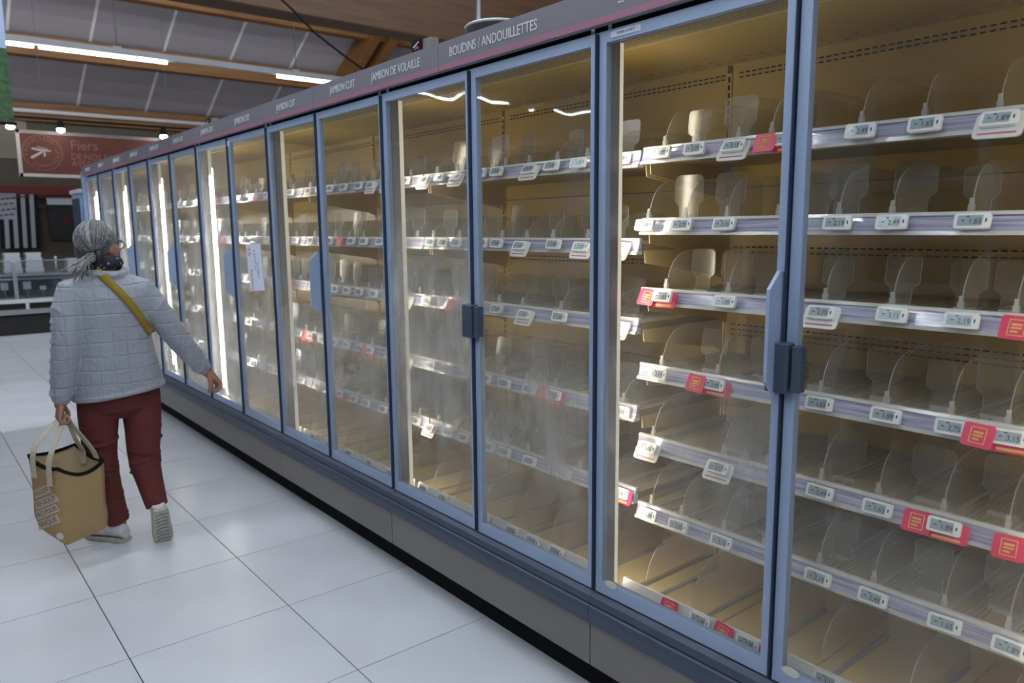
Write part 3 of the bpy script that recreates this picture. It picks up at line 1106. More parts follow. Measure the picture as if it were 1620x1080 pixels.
        if di == 1 and 2 * k + 1 != 5:
            # angular grip fin standing out from the free edge
            zc_ = 1.275
            fin = [(1.624, zc_ - 0.135), (1.600, zc_ - 0.152), (1.560, zc_ - 0.112), (1.560, zc_ + 0.106), (1.600, zc_ + 0.147), (1.624, zc_ + 0.145)]
            MB().prism(fin, 'y', a + 0.003, a + 0.012).build('grip', M['frame'], d)
        if di == 1 and k in (1, 2):
            MB().box(1.590, 1.624, a - 0.030, a + 0.028, 1.135, 1.255).build('latch_block', M['handle_dark'], d, bevel=0.003)
        if di == 0 and k in (1, 2):
            MB().box(1.596, 1.624, b - 0.052, b - 0.030, 1.140, 1.250).build('latch_keeper', M['handle_dark'], d, bevel=0.002)
        # hinge pins on top at the mullion side
        hy = a + 0.03 if di == 0 else b - 0.03
        MB().tube([(1.635, hy, zt_), (1.635, hy, zt_ + 0.018)], 0.006, 8, round_ends=False).build('hinge_pin', M['steel'], d)
    if k == 7:
        MB().box(1.60, XB + 0.10, y1 + 0.024, y1 + 0.075, 0.0, 2.14).build('end_panel', M['frame'], c)
    return c


for k in range(8):
    build_case(k)

# price tags and promo cards (lifted off the rails, so things of their own)
price_cycle = ['1,89', '1,65', '2,49', '2,19', '3,15', '2,75']
cnt = 0
for k in range(1, 8):
    y0, y1 = DIV[2 * k], DIV[2 * k + 2]
    rails = (ZRAIL_R if k == 1 else ZRAIL_M) + [ZDECK]
    tags = {1: TAGR, 2: TAGM, 3: TAGT}.get(k)
    for i, z in enumerate(rails):
        if tags:
            lst = [(float(t[:-1]), t[-1]) for t in tags[i].split()]
        else:
            n = {4: 6, 5: 5, 6: 4, 7: 3}[k]
            if i == len(rails) - 1:
                n = 2
            reds = FAR_RED.get(k, {}).get(i, [])
            lst = [(y1 - 0.1 - (y1 - y0 - 0.2) * (q + random.uniform(-0.2, 0.2)) / max(n - 1, 1), 'n') for q in range(n)]
            lst = [t for t in lst if all(abs(t[0] - r) > 0.07 for r in reds)] + [(r, 'R') for r in reds]
        lst.sort(reverse=True)
        nt = nr = 0
        deck = i == len(rails) - 1
        rail_words = 'bottom deck rail' if deck else '%s rail from top' % ORD[i]
        for y, code in lst:
            zz = z + (0.002 if not deck else 0.004)
            xs_save = XS
            if deck:
                XS = 1.738
            if code != 'R':
                lab = 'white price tag, %s from far end of %s, %s' % (ORD[nt], rail_words, CASE_NAME[k])
                price_tag(y, zz, code, price_cycle[(cnt * 5 + i) % 6], lab, 'price tags on the chiller shelf rails', random.uniform(-0.03, 0.03), k <= 3)
                nt += 1
                cnt += 1
            if code in 'rR':
                lab = 'pink-red promo card, %s from far end of %s, %s' % (ORD[nr], rail_words, CASE_NAME[k])
                promo_card(y + (0.058 if code == 'r' else 0.0), zz, lab, 'red promo cards on the chiller shelf rails')
                nr += 1
            XS = xs_save

# ================================================================== HEADER SIGN BOARDS
SIGNS = [(-0.90, 0.36, []), (0.362, 1.10, []), (1.102, 2.359, [('SAUCISSES', 1.40, 0.046), ('BOUDINS / ANDOUILLETTES', 2.054, 0.046)]),
         (2.361, 3.410, [('JAMBON DE VOLAILLE', 2.665, 0.046), ('JAMBON CUIT', 3.109, 0.046)])]
_yy = 3.412
for q in range(9):
    _e = min(_yy + 0.607, 8.95)
    SIGNS.append((_yy, _e - 0.002, [('JAMBON CUIT', (_yy + _e) / 2, 0.046)]))
    _yy = _e
SIGN_LAB = ['grey sign board beyond the picture edge above the case beside the camera', 'blank grey header board above the nearest glass door',
            'grey header board reading BOUDINS / ANDOUILLETTES with mauve lower stripe', 'grey header board reading JAMBON DE VOLAILLE beside JAMBON CUIT',
            ] + ['grey JAMBON CUIT header board, %s after the JAMBON DE VOLAILLE one' % ORD[q] for q in range(9)]
tcache = {}
for (a, b, texts), lab in zip(SIGNS, SIGN_LAB):
    s = MB().prism([(1.600, 2.086), (1.598, 2.184), (1.616, 2.184), (1.618, 2.086)], 'y', a, b).build('header_sign', M['sign'])
    tag(s, lab, 'sign', 'grey header boards above the chillers')
    MB().prism([(1.5985, 2.088), (1.5982, 2.107), (1.6005, 2.107), (1.6010, 2.088)], 'y', a + 0.001, b - 0.001).build('mauve_stripe', M['sign_pink'], s)
    for txt, yc, size in texts:
        if txt not in tcache:
            me = text_mesh(txt, size, M['white_print'], 0.80, 0.0005)
            oriented(me, (0, -1, 0), (-0.0002, 0, 1), (0, 0, 0))
            tcache[txt] = me
        place(tcache[txt], 'lettering', (1.5975, yc, 2.141), s)
# reflection side: the facing row of chillers across the aisle carries PLATS CUISINES boards
face_row = empty('facing_chiller_row', (-0.9, 2.0, 0))
tag(face_row, 'facing chiller row across the aisle, seen only mirrored in the glass', 'display case')
MB().box(-1.25, -1.2, -2.0, 6.0, 0, 2.1).build('back_panel', M['beige'], face_row)
MB().box(-1.2, -0.50, -2.0, 6.0, 2.08, 2.12).build('top_cover', M['black'], face_row)
MB().box(-1.2, -0.46, -2.0, 6.0, 0.0, 0.38).build('base', M['kick'], face_row)
for z in (1.735, 1.467, 1.215, 0.93, 0.652):
    sh = MB().box(-1.2, -0.70, -2.0, 6.0, z - 0.02, z).build('shelf', M['shelf'], face_row)
    MB().box(-0.70, -0.685, -2.0, 6.0, z - 0.025, z + 0.02).build('price_rail', M['rail'], sh)
for q in range(13):
    y = -2.0 + q * 0.65
    MB().box(-0.52, -0.48, y - 0.028, y + 0.028, 0.38, 2.08).build('door_stile', M['frame'], face_row)
for q in range(6):
    a = -2.0 + q * 1.33
    s = MB().box(-0.475, -0.45, a, a + 1.32, 2.09, 2.185).build('header_sign', M['sign'])
    tag(s, 'header board of the facing chiller row, %s along the aisle, lettered PLATS CUISINÉS' % ORD[q], 'sign', 'header boards of the facing chillers')
    for yc in (a + 0.33, a + 0.99):
        me = text_mesh('PLATS CUISINÉS', 0.046, M['white_print'], 0.8, 0.0005)
        oriented(me, (0, 1, 0), (0, 0, 1), (0, 0, 0))
        place(me, 'lettering', (-0.449, yc, 2.14), s)

# stickers and papers on the doors
o = MB().box(1.6215, 1.6238, 1.425, 1.534, 2.050, 2.067).build('label_strip', M['paper'])
tag(o, 'narrow white label strip stuck on the nearest chiller door top', 'label')
me = text_mesh('FERMER LA PORTE', 0.010, M['ink'], 0.8, 0.0002)
oriented(me, (0, -1, 0), (0, 0, 1), (0, 0, 0))
place(me, 'lettering', (1.6213, 1.478, 2.0585), o)
o = MB().box(1.6215, 1.6238, 4.625, 4.685, 2.025, 2.055).build('door_label', M['paper'])
tag(o, 'small white square label on a door top of the fourth chiller', 'label')
pts = [(1.511 + 0.024 * math.cos(t * math.pi / 8), 0.432 + 0.011 * math.sin(t * math.pi / 8)) for t in range(16)]
o = MB().prism(pts, 'x', 1.6205, 1.6238).build('oval_sticker', M['cream_paper'])
tag(o, 'oval pale sticker at the bottom corner of the nearest whole door', 'sticker')
pts = [(0.905 + 0.024 * math.cos(t * math.pi / 8), 0.432 + 0.011 * math.sin(t * math.pi / 8)) for t in range(16)]
o = MB().prism(pts, 'x', 1.6205, 1.6238).build('oval_sticker', M['cream_paper'])
tag(o, 'oval pale sticker at the bottom of the door cut by the picture edge', 'sticker')
# paper notice taped to the glass, printed sideways
o = MB().prism([(4.455, 1.445), (4.235, 1.452), (4.205, 1.190), (4.425, 1.172)], 'x', 1.6245, 1.6270).build('paper_notice', M['paper'])
tag(o, 'white paper notice with red and blue print taped on a glass door', 'notice')
for txt, sz, yy_, zz_, mm in (('25', 0.060, 4.405, 1.405, 'paper_red'), ('PROMO', 0.040, 4.385, 1.24, 'paper_red'), ('à partir du', 0.030, 4.32, 1.36, 'paper_blue'),
                              ('au rayon', 0.030, 4.28, 1.30, 'paper_blue')):
    me = text_mesh(txt, sz, M[mm], 0.9, 0.0003)
    oriented(me, (0, -0.1, -1), (0, -1, 0.1), (0, 0, 0))
    place(me, 'print', (1.6238, yy_, zz_), o)

# things standing on top of the chillers
def display_unit(y, z, s, lab):
    e = empty('small_display', (1.68, y, z))
    tag(e, lab, 'display')
    MB().box(1.655, 1.665, y - 0.012 * s, y + 0.05 * s, z + 0.015, z + 0.065 * s).build('screen', M['black'], e)
    MB().prism([(y - 0.005 * s, z + 0.03 * s), (y + 0.035 * s, z + 0.027 * s), (y + 0.015 * s, z + 0.045 * s)], 'x', 1.6535, 1.6548).build('pink_graphic', M['device_pink'], e)
    MB().prism([(y + 0.035 * s, z + 0.036 * s), (y + 0.04 * s, z + 0.04 * s), (y - 0.002 * s, z + 0.056 * s), (y - 0.004 * s, z + 0.052 * s)], 'x', 1.6530, 1.6546).build('white_graphic', M['white_print'], e)
    MB().box(1.665, 1.70, y - 0.07 * s, y + 0.02 * s, z, z + 0.062 * s).build('housing', M['kick'], e)
    MB().box(1.64, 1.72, y - 0.08 * s, y + 0.05 * s, 2.135, z + 0.015).build('stand', M['kick'], e)


display_unit(2.575, 2.185, 1.0, 'small black display with pink graphic on top beside JAMBON DE VOLAILLE')
display_unit(5.06, 2.17, 1.0, 'small black display on top farther along the chiller row')
p = MB().tube([(1.95, 2.585, 2.14), (1.95, 2.585, 4.6)], 0.0125, 10, round_ends=False).build('service_pole', M['steel'])
tag(p, 'thin grey pole rising from the chiller top to the roof', 'pole')
e = empty('white_dish', (1.95, 2.47, 2.135))
tag(e, 'flat white round dish lying on top of the chiller by the pole', 'dish')
MB().ellipsoid((1.95, 2.46, 2.312), (0.13, 0.13, 0.018), 24, 8).build('disc', M['counter_white'], e)
MB().tube([(1.95, 2.46, 2.135), (1.95, 2.46, 2.31)], 0.03, 12, round_ends=False).build('stem', M['steel'], e)
cab = MB().tube([(2.2, 6.0, 3.62), (2.45, 6.0, 3.42), (2.664, 6.0, 3.275), (2.87, 6.0, 3.11), (3.09, 6.0, 2.985), (3.31, 6.0, 2.87), (3.6, 6.0, 2.74), (3.9, 6.0, 2.66)], 0.010, 6).build('power_cable', M['black'])
tag(cab, 'black cable sagging down from the dark girder behind the header sign', 'cable')

# ================================================================== END OF THE AISLE
# rust sign
e = empty('hanging_sign', (2.6, 12.9, 2.34))
tag(e, 'rust-red framed sign reading Fiers de nos partenariats below the spotlights', 'sign')
SX0, SX1, SZ0, SZ1 = 1.56, 4.2, 2.345, 2.945
MB().box(SX0, SX1, 12.9, 12.94, SZ0, SZ1).build('board', M['rust'], e)
fr = MB()
fr.box(SX0 - 0.02, SX1, 12.885, 12.945, SZ1 - 0.02, SZ1 + 0.025)
fr.box(SX0 - 0.02, SX1, 12.885, 12.945, SZ0 - 0.025, SZ0 + 0.02)
fr.box(SX0 - 0.025, SX0 + 0.02, 12.885, 12.945, SZ0 - 0.025, SZ1 + 0.025)
fr.build('white_frame', M['sign_frame'], e)
for txt, xx, zz, sz, sx in (('Fiers', 2.20, 2.79, 0.19, 1.0), ('DE NOS PARTENARIATS', 2.20, 2.625, 0.125, 0.9), ('AVEC DES PRODUCTEURS', 2.20, 2.525, 0.125, 0.9)):
    me = text_mesh(txt, sz, M['sign_ink'], sx, 0.002, 'LEFT')
    oriented(me, (1, 0, 0), (0, 0, 1), (0, 0, 0))
    place(me, 'lettering', (xx, 12.895, zz), e)
LC = V((1.845, 12.893, 2.665))


def ring(mb, c, r0, r1, n=40):
    vs = []
    for k in range(n):
        a = 2 * math.pi * k / n
        for r in (r0, r1):
            vs.append((c.x + r * math.cos(a), c.y, c.z + r * math.sin(a)))
    o_ = len(mb.v)
    mb.v += vs + [(x, y + 0.006, z) for x, y, z in vs]
    for k in range(n):
        a, b_, c_, d_ = 2 * k, 2 * k + 1, (2 * k + 3) % (2 * n), (2 * k + 2) % (2 * n)
        for f in ((a, d_, c_, b_), tuple(2 * n + i for i in (a, b_, c_, d_)), (a, b_, b_ + 2 * n, a + 2 * n), (d_, a, a + 2 * n, d_ + 2 * n), (b_, c_, c_ + 2 * n, b_ + 2 * n)):
            mb.f.append(tuple(o_ + i for i in f))
            mb.mi.append(0)
            mb.sm.append(False)


lm = MB()
ring(lm, LC, 0.243, 0.252)
lm.build('logo_ring', M['sign_ink'], e)
hand = MB()
hand.tube([LC + V((-0.12, 0, 0.05)), LC + V((-0.03, 0, 0.03)), LC + V((0.10, 0, 0.025))], [0.014, 0.016, 0.008], 8, flat=0.4)
hand.tube([LC + V((-0.06, 0, 0.075)), LC + V((0.06, 0, 0.05))], [0.006, 0.006], 6, flat=0.5)
hand.tube([LC + V((-0.13, 0, -0.075)), LC + V((-0.06, 0, -0.03)), LC + V((0.0, 0, 0.01)), LC + V((0.03, 0, -0.01)), LC + V((0.02, 0, -0.045))], [0.022, 0.018, 0.010, 0.012, 0.014], 8, flat=0.4)
hand.build('logo_mark', M['sign_frame'], e)
for word, a0, sgn in (('PRODUCTEUR', 188, -1), ('COMMERÇANT', 236, 1)):
    arc = MB()
    for i, ch in enumerate(word):
        a = math.radians(a0 + sgn * i * 15.5)
        me = text_mesh(ch, 0.075, M['sign_ink'], 0.8, 0.002)
        r = 0.197
        rad = V((math.cos(a), 0, math.sin(a)))
        up_ = rad if sgn < 0 else -rad
        right = V((up_.z, 0, -up_.x))
        oriented(me, right, up_, (LC.x + r * rad.x, LC.y, LC.z + r * rad.z))
        o_ = len(arc.v)
        arc.v += [tuple(v.co) for v in me.vertices]
        for pl in me.polygons:
            arc.f.append(tuple(o_ + i_ for i_ in pl.vertices))
            arc.mi.append(0)
            arc.sm.append(False)
    arc.build('logo_lettering', M['sign_ink'], e)
    for xx in (1.9, 3.6) if sgn > 0 else ():
        MB().tube([(xx, 12.92, 2.96), (xx, 12.92, roof(12.92) - 0.02)], 0.0025, 5, round_ends=False).build('hanging_rod', M['wire'], e)
# three spotlights on a black track
trk = MB().box(0.9, 4.6, 12.58, 12.62, 3.09, 3.12).build('spotlight_track', M['black'])
tag(trk, 'black track holding the spotlights over the rust sign', 'track')
for q, (xx, lab) in enumerate(((1.45, 'black spotlight left of the rust sign'), (2.055, 'black spotlight above the round logo of the rust sign'), (3.43, 'black spotlight above the chiller row top edge'))):
    e = empty('spotlight', (xx, 12.6, 2.92))
    tag(e, lab, 'spotlight', 'spotlights over the rust sign')
    MB().tube([(xx, 12.6, 3.09), (xx, 12.6, 2.985)], [0.035, 0.05], 12, round_ends=False).build('housing', M['black'], e)
    MB().ellipsoid((xx, 12.6, 2.965), (0.052, 0.052, 0.035), 14, 8).build('lamp', M['spot'], e)

# flag hung sideways on the wall: nine stripes and an ermine canton
e = empty('flag', (1.73, 14.86, 1.27))
tag(e, 'black and white striped flag with ermine spots hung on the wall', 'flag')
FX1, FZ1, FZ0 = 2.0, 2.15, 1.275
sw = 0.0615


def wav(x, z):
    return 14.872 + 0.012 * math.sin(9 * x + 2.0 * z)


def cloth(x0, x1, z0, z1, off, name, m, shear=0.055):
    n = 8
    rs = []
    for j in range(n + 1):
        z = z0 + (z1 - z0) * j / n
        dx = -shear * (FZ1 - z) * 0.75
        pts_ = []
        for i in range(3):
            x = x0 + (x1 - x0) * i / 2 + dx
            pts_.append(V((x, wav(x, z) - off, z)))
        back = [p_ + V((0, 0.004, 0)) for p_ in reversed(pts_)]
        rs.append(pts_ + back)
    return MB().rings(rs, True, 0, False).build(name, m, e)


for i in range(9):
    x1 = FX1 - i * sw
    top = FZ1 if i < 5 else 1.745
    cloth(x1 - sw, x1, FZ0, top, 0.0, 'black_stripe' if i % 2 == 0 else 'white_stripe', M['flag_black' if i % 2 == 0 else 'flag_white'])
cloth(FX1 - 9 * sw, FX1 - 5 * sw, 1.745, FZ1 + 0.015, 0.0, 'canton', M['flag_white'])
for r in range(4):
    for cI in range(3):
        xx = FX1 - 5 * sw - 0.04 - cI * 0.075 - (0.035 if r % 2 else 0)
        zz = 2.09 - r * 0.088 - (0.01 * cI)
        y_ = wav(xx, zz) - 0.004
        xx -= 0.055 * (FZ1 - zz) * 0.75
        MB().prism([(xx - 0.03, zz), (xx - 0.012, zz + 0.014), (xx + 0.01, zz + 0.006), (xx + 0.03, zz + 0.014), (xx + 0.026, zz), (xx + 0.03, zz - 0.014), (xx + 0.01, zz - 0.006), (xx - 0.012, zz - 0.014)],
                   'y', y_ - 0.003, y_ + 0.002).build('ermine_spot', M['flag_black'], e)
# poster
e = empty('wall_poster', (2.34, 14.9, 1.39))
tag(e, 'dark poster with white header and dim red picture on the wall', 'poster')
MB().box(2.125, 2.56, 14.90, 14.985, 1.40, 2.15).build('board', M['poster'], e)
MB().box(2.122, 2.72, 14.885, 14.90, 1.99, 2.10).build('white_header', M['tray_white'], e)
for q in range(12):
    MB().ellipsoid((2.38 + random.uniform(-0.10, 0.10), 14.897, 1.78 + random.uniform(-0.12, 0.12)), (random.uniform(0.02, 0.04), 0.006, random.uniform(0.02, 0.045)), 8, 5
                   ).build('red_picture_blob', M['poster_red'], e)
# grey cabinet standing past the last chiller
e = empty('grey_cabinet', (1.75, 9.35, 0))
tag(e, 'narrow blue-grey cabinet standing just past the farthest chiller', 'cabinet')
MB().box(1.60, 2.3, 9.1, 9.55, 0.0, 1.93).build('body', M['frame'], e, bevel=0.006)
MB().box(1.585, 2.3, 9.08, 9.57, 1.935, 1.975).build('top', M['tray_white'], e)
MB().box(1.594, 1.60, 9.13, 9.52, 0.1, 1.88).build('door', M['frame_dark'], e)

# service counter
e = empty('service_counter', (1.6, 13.3, 0))
tag(e, 'black-based service counter with glass display at the aisle end', 'counter')
CX0, CX1 = -0.5, 3.6
MB().box(CX0, CX1, 12.98, 14.0, 0.0, 0.33).build('black_base', M['counter_black'], e)
MB().box(CX0, CX1, 12.92, 13.0, 0.0, 0.055).build('kick_strip', M['tray_white'], e)
MB().box(CX0, CX1, 12.88, 14.0, 0.36, 0.43).build('steel_bumper', M['steel'], e)
MB().box(CX0, CX1, 12.98, 14.0, 0.43, 0.52).build('recess', M['counter_black'], e)
MB().box(CX0, CX1, 12.90, 14.0, 0.52, 0.575).build('white_deck', M['counter_white'], e)
for xx in (0.2, 1.47, 2.75):
    MB().box(xx - 0.02, xx + 0.02, 12.90, 12.98, 0.43, 0.53).build('bracket', M['counter_white'], e)
MB().box(CX0, CX1, 13.75, 14.0, 0.575, 0.85).build('dark_back', M['black'], e)
MB().box(CX0, CX1, 13.0, 14.0, 0.85, 0.875).build('steel_shelf', M['steel'], e)
MB().box(CX0, CX1, 13.05, 14.0, 0.90, 0.935).build('upper_shelf', M['steel'], e)
for xx in (0.1, 1.36, 2.65):
    MB().box(xx - 0.025, xx + 0.025, 12.99, 13.03, 0.575, 1.10).build('glass_post', M['steel'], e)
for a, b in ((-0.5, 0.07), (0.13, 1.33), (1.39, 2.62), (2.68, 3.6)):
    MB().box(a, b, 13.0, 13.008, 0.60, 1.12).build('glass_pane', M['cglass'], e)
    MB().box(a, b, 12.997, 13.012, 1.118, 1.132).build('glass_rim', M['steel'], e)
MB().box(1.48, 2.3, 13.15, 13.4, 0.576, 0.69).build('green_tray_edge', M['cglass'], e)
for q, xx in enumerate((1.05, 1.375, 1.645, 2.15, 2.36)):
    st = empty('tray_stack', (xx, 13.35, 0.936))
    tag(st, 'stack of white trays on the counter, %s from the left' % ORD[q], 'tray stack', 'white tray stacks on the service counter')
    hh = (0.20, 0.30, 0.30, 0.20, 0.27)[q]
    for j in range(4):
        z0 = 0.936 + j * hh / 4
        ww = 0.12 - 0.007 * j if q < 3 else 0.085 - 0.004 * j
        MB().prism([(xx - ww + 0.01, z0), (xx + ww - 0.01, z0), (xx + ww, z0 + hh / 4 - 0.002), (xx - ww, z0 + hh / 4 - 0.002)], 'y', 13.22, 13.48).build('tray', M['tray_white'], st)
sp = empty('salt_bottle', (1.92, 13.2, 0.936))
tag(sp, 'slim steel bottle with white cap between tray stacks on the counter', 'bottle')
MB().tube([(1.92, 13.2, 0.936), (1.92, 13.2, 1.14)], 0.018, 10, round_ends=False).build('body', M['steel'], sp)
MB().ellipsoid((1.92, 13.2, 1.155), (0.022, 0.022, 0.022), 10, 6).build('cap', M['counter_white'], sp)
for q, (xx, zz, w_, h_) in enumerate(((1.10, 0.70, 0.05, 0.10), (1.24, 0.70, 0.045, 0.11), (1.52, 0.70, 0.05, 0.11), (1.72, 0.68, 0.04, 0.06), (2.02, 0.72, 0.04, 0.11), (2.25, 0.70, 0.05, 0.10))):
    st = empty('price_sign', (xx, 13.2, 0.576))
    tag(st, 'small white price sign inside the counter display, %s from the left' % ORD[q], 'price sign', 'price signs in the service counter')
    MB().tube([(xx, 13.2, 0.576), (xx, 13.2, zz)], 0.006, 6, round_ends=False).build('stem', M['steel'], st)
    MB().box(xx - w_, xx + w_, 13.19, 13.198, zz, zz + h_).build('card', M['counter_white'], st)

# green picture banner hanging over the facing row
e = empty('hanging_banner', (0.3, 7.0, 2.35))
tag(e, 'hanging banner printed with green grass at the upper left edge', 'banner')
BZ0 = 2.36
MB().box(-0.9, 0.835, 7.0, 7.02, BZ0, 2.90).build('grass_print', M['grass'], e)
MB().box(-0.9, 0.835, 7.0, 7.02, 2.90, 3.7).build('sky_print', M['sky_print'], e)
MB().box(-0.92, 0.85, 6.99, 7.03, BZ0 - 0.02, BZ0).build('lower_rod', M['black'], e)
for xx in (-0.6, 0.6):
    MB().tube([(xx, 7.01, 3.7), (xx, 7.01, roof(7.0))], 0.004, 5, round_ends=False).build('hanging_cord', M['wire'], e)

# ================================================================== PERSON
def oval(c, rx, ry, n=28, tilt=(0, 0), pw=2.3):
    pts_ = []
    for k in range(n):
        a = 2 * math.pi * k / n
        ca, sa = math.cos(a), math.sin(a)
        x = rx * math.copysign(abs(ca) ** (2 / pw), ca)
        y = ry * math.copysign(abs(sa) ** (2 / pw), sa)
        pts_.append(V((c[0] + x, c[1] + y, c[2] + tilt[0] * x + tilt[1] * y)))
    return pts_


person = None
HC = V((0.770, 4.015, 1.478))
HROT = Matrix.Rotation(math.radians(-50), 3, 'Z')


def hl(x, y, z):
    return HC + HROT @ V((x, y, z))


def build_person():
    # ---- continuous body: head, neck, trunk, arms, hands, legs
    b = MB()
    b.ellipsoid(hl(0, -0.012, 0.008), (0.073, 0.090, 0.084), 24, 14, rot=HROT)
    b.ellipsoid(hl(0, 0.030, -0.045), (0.058, 0.060, 0.066), 20, 12, rot=HROT)
    b.ellipsoid(hl(0, 0.062, -0.088), (0.028, 0.026, 0.022), 14, 8, rot=HROT)
    b.ellipsoid(hl(0, 0.066, 0.012), (0.050, 0.018, 0.018), 14, 8, rot=HROT)
    for s in (-1, 1):
        b.ellipsoid(hl(0.036 * s, 0.062, -0.035), (0.024, 0.022, 0.020), 12, 8, rot=HROT)
        b.ellipsoid(hl(0.072 * s, -0.012, -0.022), (0.011, 0.022, 0.034), 12, 8, rot=HROT)
    b.tube([hl(0, 0.080, 0.005), hl(0, 0.097, -0.018), hl(0, 0.104, -0.030)], [0.009, 0.011, 0.014], 10)
    b.tube([hl(-0.022, 0.084, -0.062), hl(0, 0.090, -0.060), hl(0.022, 0.084, -0.062)], 0.008, 8)
    b.tube([hl(0, -0.02, -0.06), (0.775, 4.0, 1.36), (0.782, 4.0, 1.30)], [0.052, 0.052, 0.06], 16)
    tor = [(0.80, 4.03, 0.705, 0.11, 0.075), (0.80, 4.03, 0.76, 0.145, 0.105), (0.795, 4.02, 0.90, 0.145, 0.10), (0.79, 4.01, 1.05, 0.135, 0.095), (0.785, 4.0, 1.18, 0.14, 0.095), (0.782, 4.0, 1.27, 0.13, 0.08), (0.78, 4.0, 1.31, 0.07, 0.06)]
    b.rings([oval(t[:3], t[3], t[4]) for t in tor])
    b.tube([(0.66, 4.0, 1.265), (0.612, 3.98, 1.22), (0.590, 3.965, 1.03), (0.562, 3.972, 0.85), (0.546, 3.98, 0.765), (0.541, 3.978, 0.735)], [0.05, 0.05, 0.043, 0.036, 0.027, 0.026], 14)
    b.tube([(0.90, 4.0, 1.255), (0.940, 3.98, 1.22), (1.045, 3.975, 1.045), (1.13, 3.985, 0.93), (1.199, 4.0, 0.823), (1.212, 4.0, 0.803)], [0.05, 0.05, 0.043, 0.036, 0.027, 0.026], 14)
    b.tube([(0.715, 4.03, 0.70), (0.700, 4.04, 0.51), (0.711, 4.05, 0.37), (0.734, 4.04, 0.20), (0.750, 4.04, 0.08)], [0.078, 0.062, 0.048, 0.042, 0.035], 16)
    b.tube([(0.885, 4.03, 0.70), (0.882, 3.995, 0.52), (0.868, 3.965, 0.41), (0.878, 3.90, 0.30), (0.886, 3.85, 0.205)], [0.078, 0.062, 0.050, 0.043, 0.036], 16)
    # left hand closed around the bag handles
    b.tube([(0.541, 3.978, 0.745), (0.535, 3.975, 0.70)], [0.026, 0.036], 14, flat=0.5, up=(0, 1, 0))
    for i, yy in enumerate((3.943, 3.963, 3.983, 4.002)):
        ln = (0.8, 0.95, 1.0, 0.93)[i]
        b.tube([(0.534, yy, 0.705), (0.526, yy, 0.678), (0.534, yy, 0.656), (0.553, yy, 0.650), (0.566 + 0.004 * ln, yy, 0.662), (0.562, yy, 0.668 + 0.010 * ln)], [0.010, 0.0105, 0.0095, 0.009, 0.0085, 0.0075], 8)
    b.tube([(0.548, 4.002, 0.738), (0.562, 4.014, 0.712), (0.572, 4.006, 0.690), (0.573, 3.990, 0.678)], [0.012, 0.011, 0.010, 0.008], 8)
    # right hand, loosely curled
    b.tube([(1.205, 4.0, 0.812), (1.232, 4.0, 0.780), (1.243, 4.0, 0.765)], [0.031, 0.042, 0.043], 14, flat=0.55, up=(0, 1, 0))
    for i, yy in enumerate((3.968, 3.989, 4.010, 4.031)):
        k = (0.8, 0.95, 1.0, 0.9)[i]
        if i == 3:
            pp = [(1.245, yy, 0.775), (1.266, yy + 0.003, 0.762), (1.279, yy + 0.006, 0.748), (1.280, yy + 0.006, 0.730)]
            rr = [0.0115, 0.0115, 0.0105, 0.009]
        else:
            pp = [(1.245, yy, 0.765), (1.268, yy, 0.740), (1.264, yy - 0.004, 0.714), (1.245, yy - 0.006, 0.700), (1.245 - 0.020 * k, yy - 0.006, 0.704)]
            rr = [0.0115, 0.012, 0.011, 0.0105, 0.009]
        b.tube(pp, rr, 8)
    b.tube([(1.216, 3.978, 0.792), (1.216, 3.958, 0.757), (1.212, 3.948, 0.728), (1.201, 3.946, 0.708)], [0.014, 0.0135, 0.012, 0.0085], 8)
    me = remesh(b, 0.0042, 'person', M['skin'], 2, 0.4)
    p = place(me, 'person', (0, 0, 0))
    tag(p, 'person in grey quilted jacket and brick red trousers walking away with tote', 'person')

    # ---- jacket
    j = MB()
    tj = [(0.800, 4.02, 0.752, 0.204, 0.150), (0.799, 4.02, 0.80, 0.200, 0.149), (0.797, 4.02, 0.88, 0.190, 0.142), (0.793, 4.015, 0.97, 0.176, 0.133), (0.790, 4.01, 1.06, 0.168, 0.128),
          (0.787, 4.005, 1.15, 0.168, 0.126), (0.784, 4.0, 1.22, 0.172, 0.120), (0.781, 4.0, 1.27, 0.160, 0.105), (0.779, 4.0, 1.31, 0.125, 0.085), (0.777, 4.0, 1.345, 0.078, 0.070)]
    j.rings([oval(t[:3], t[3], t[4], 36, (0.10 if t[2] < 0.85 else 0.05 if t[2] < 0.9 else 0, 0)) for t in tj])
    j.tube([(0.70, 4.0, 1.275), (0.630, 3.985, 1.255), (0.604, 3.975, 1.17), (0.590, 3.962, 1.03), (0.572, 3.965, 0.93), (0.560, 3.972, 0.85), (0.549, 3.978, 0.775)], [0.060, 0.068, 0.067, 0.062, 0.058, 0.053, 0.045], 18)
    j.tube([(0.86, 4.0, 1.270), (0.928, 3.985, 1.245), (0.978, 3.975, 1.16), (1.04, 3.972, 1.052), (1.09, 3.98, 0.975), (1.145, 3.99, 0.895), (1.192, 3.998, 0.832)], [0.060, 0.067, 0.066, 0.061, 0.058, 0.052, 0.044], 18)
    # soft ruching on the sleeves
    for path in ([(0.604, 3.975, 1.17), (0.549, 3.978, 0.79)], [(0.978, 3.975, 1.16), (1.185, 3.997, 0.84)]):
        a_, b_ = V(path[0]), V(path[1])
        for q in range(9):
            t_ = q / 8
            c_ = a_.lerp(b_, t_) + V((0, 0.0, 0))
            r_ = 0.067 - 0.018 * t_
            d_ = (b_ - a_).normalized()
            u_ = d_.cross(V((0, 1, 0))).normalized()
            w_ = d_.cross(u_)
            ph = random.uniform(0, 6)
            pts_ = [c_ + (u_ * math.cos(g_) + w_ * math.sin(g_)) * (r_ - 0.004) + d_ * 0.012 * math.sin(g_ * 2 + ph) for g_ in [2 * math.pi * z_ / 14 for z_ in range(15)]]
            j.tube(pts_, 0.008, 6)
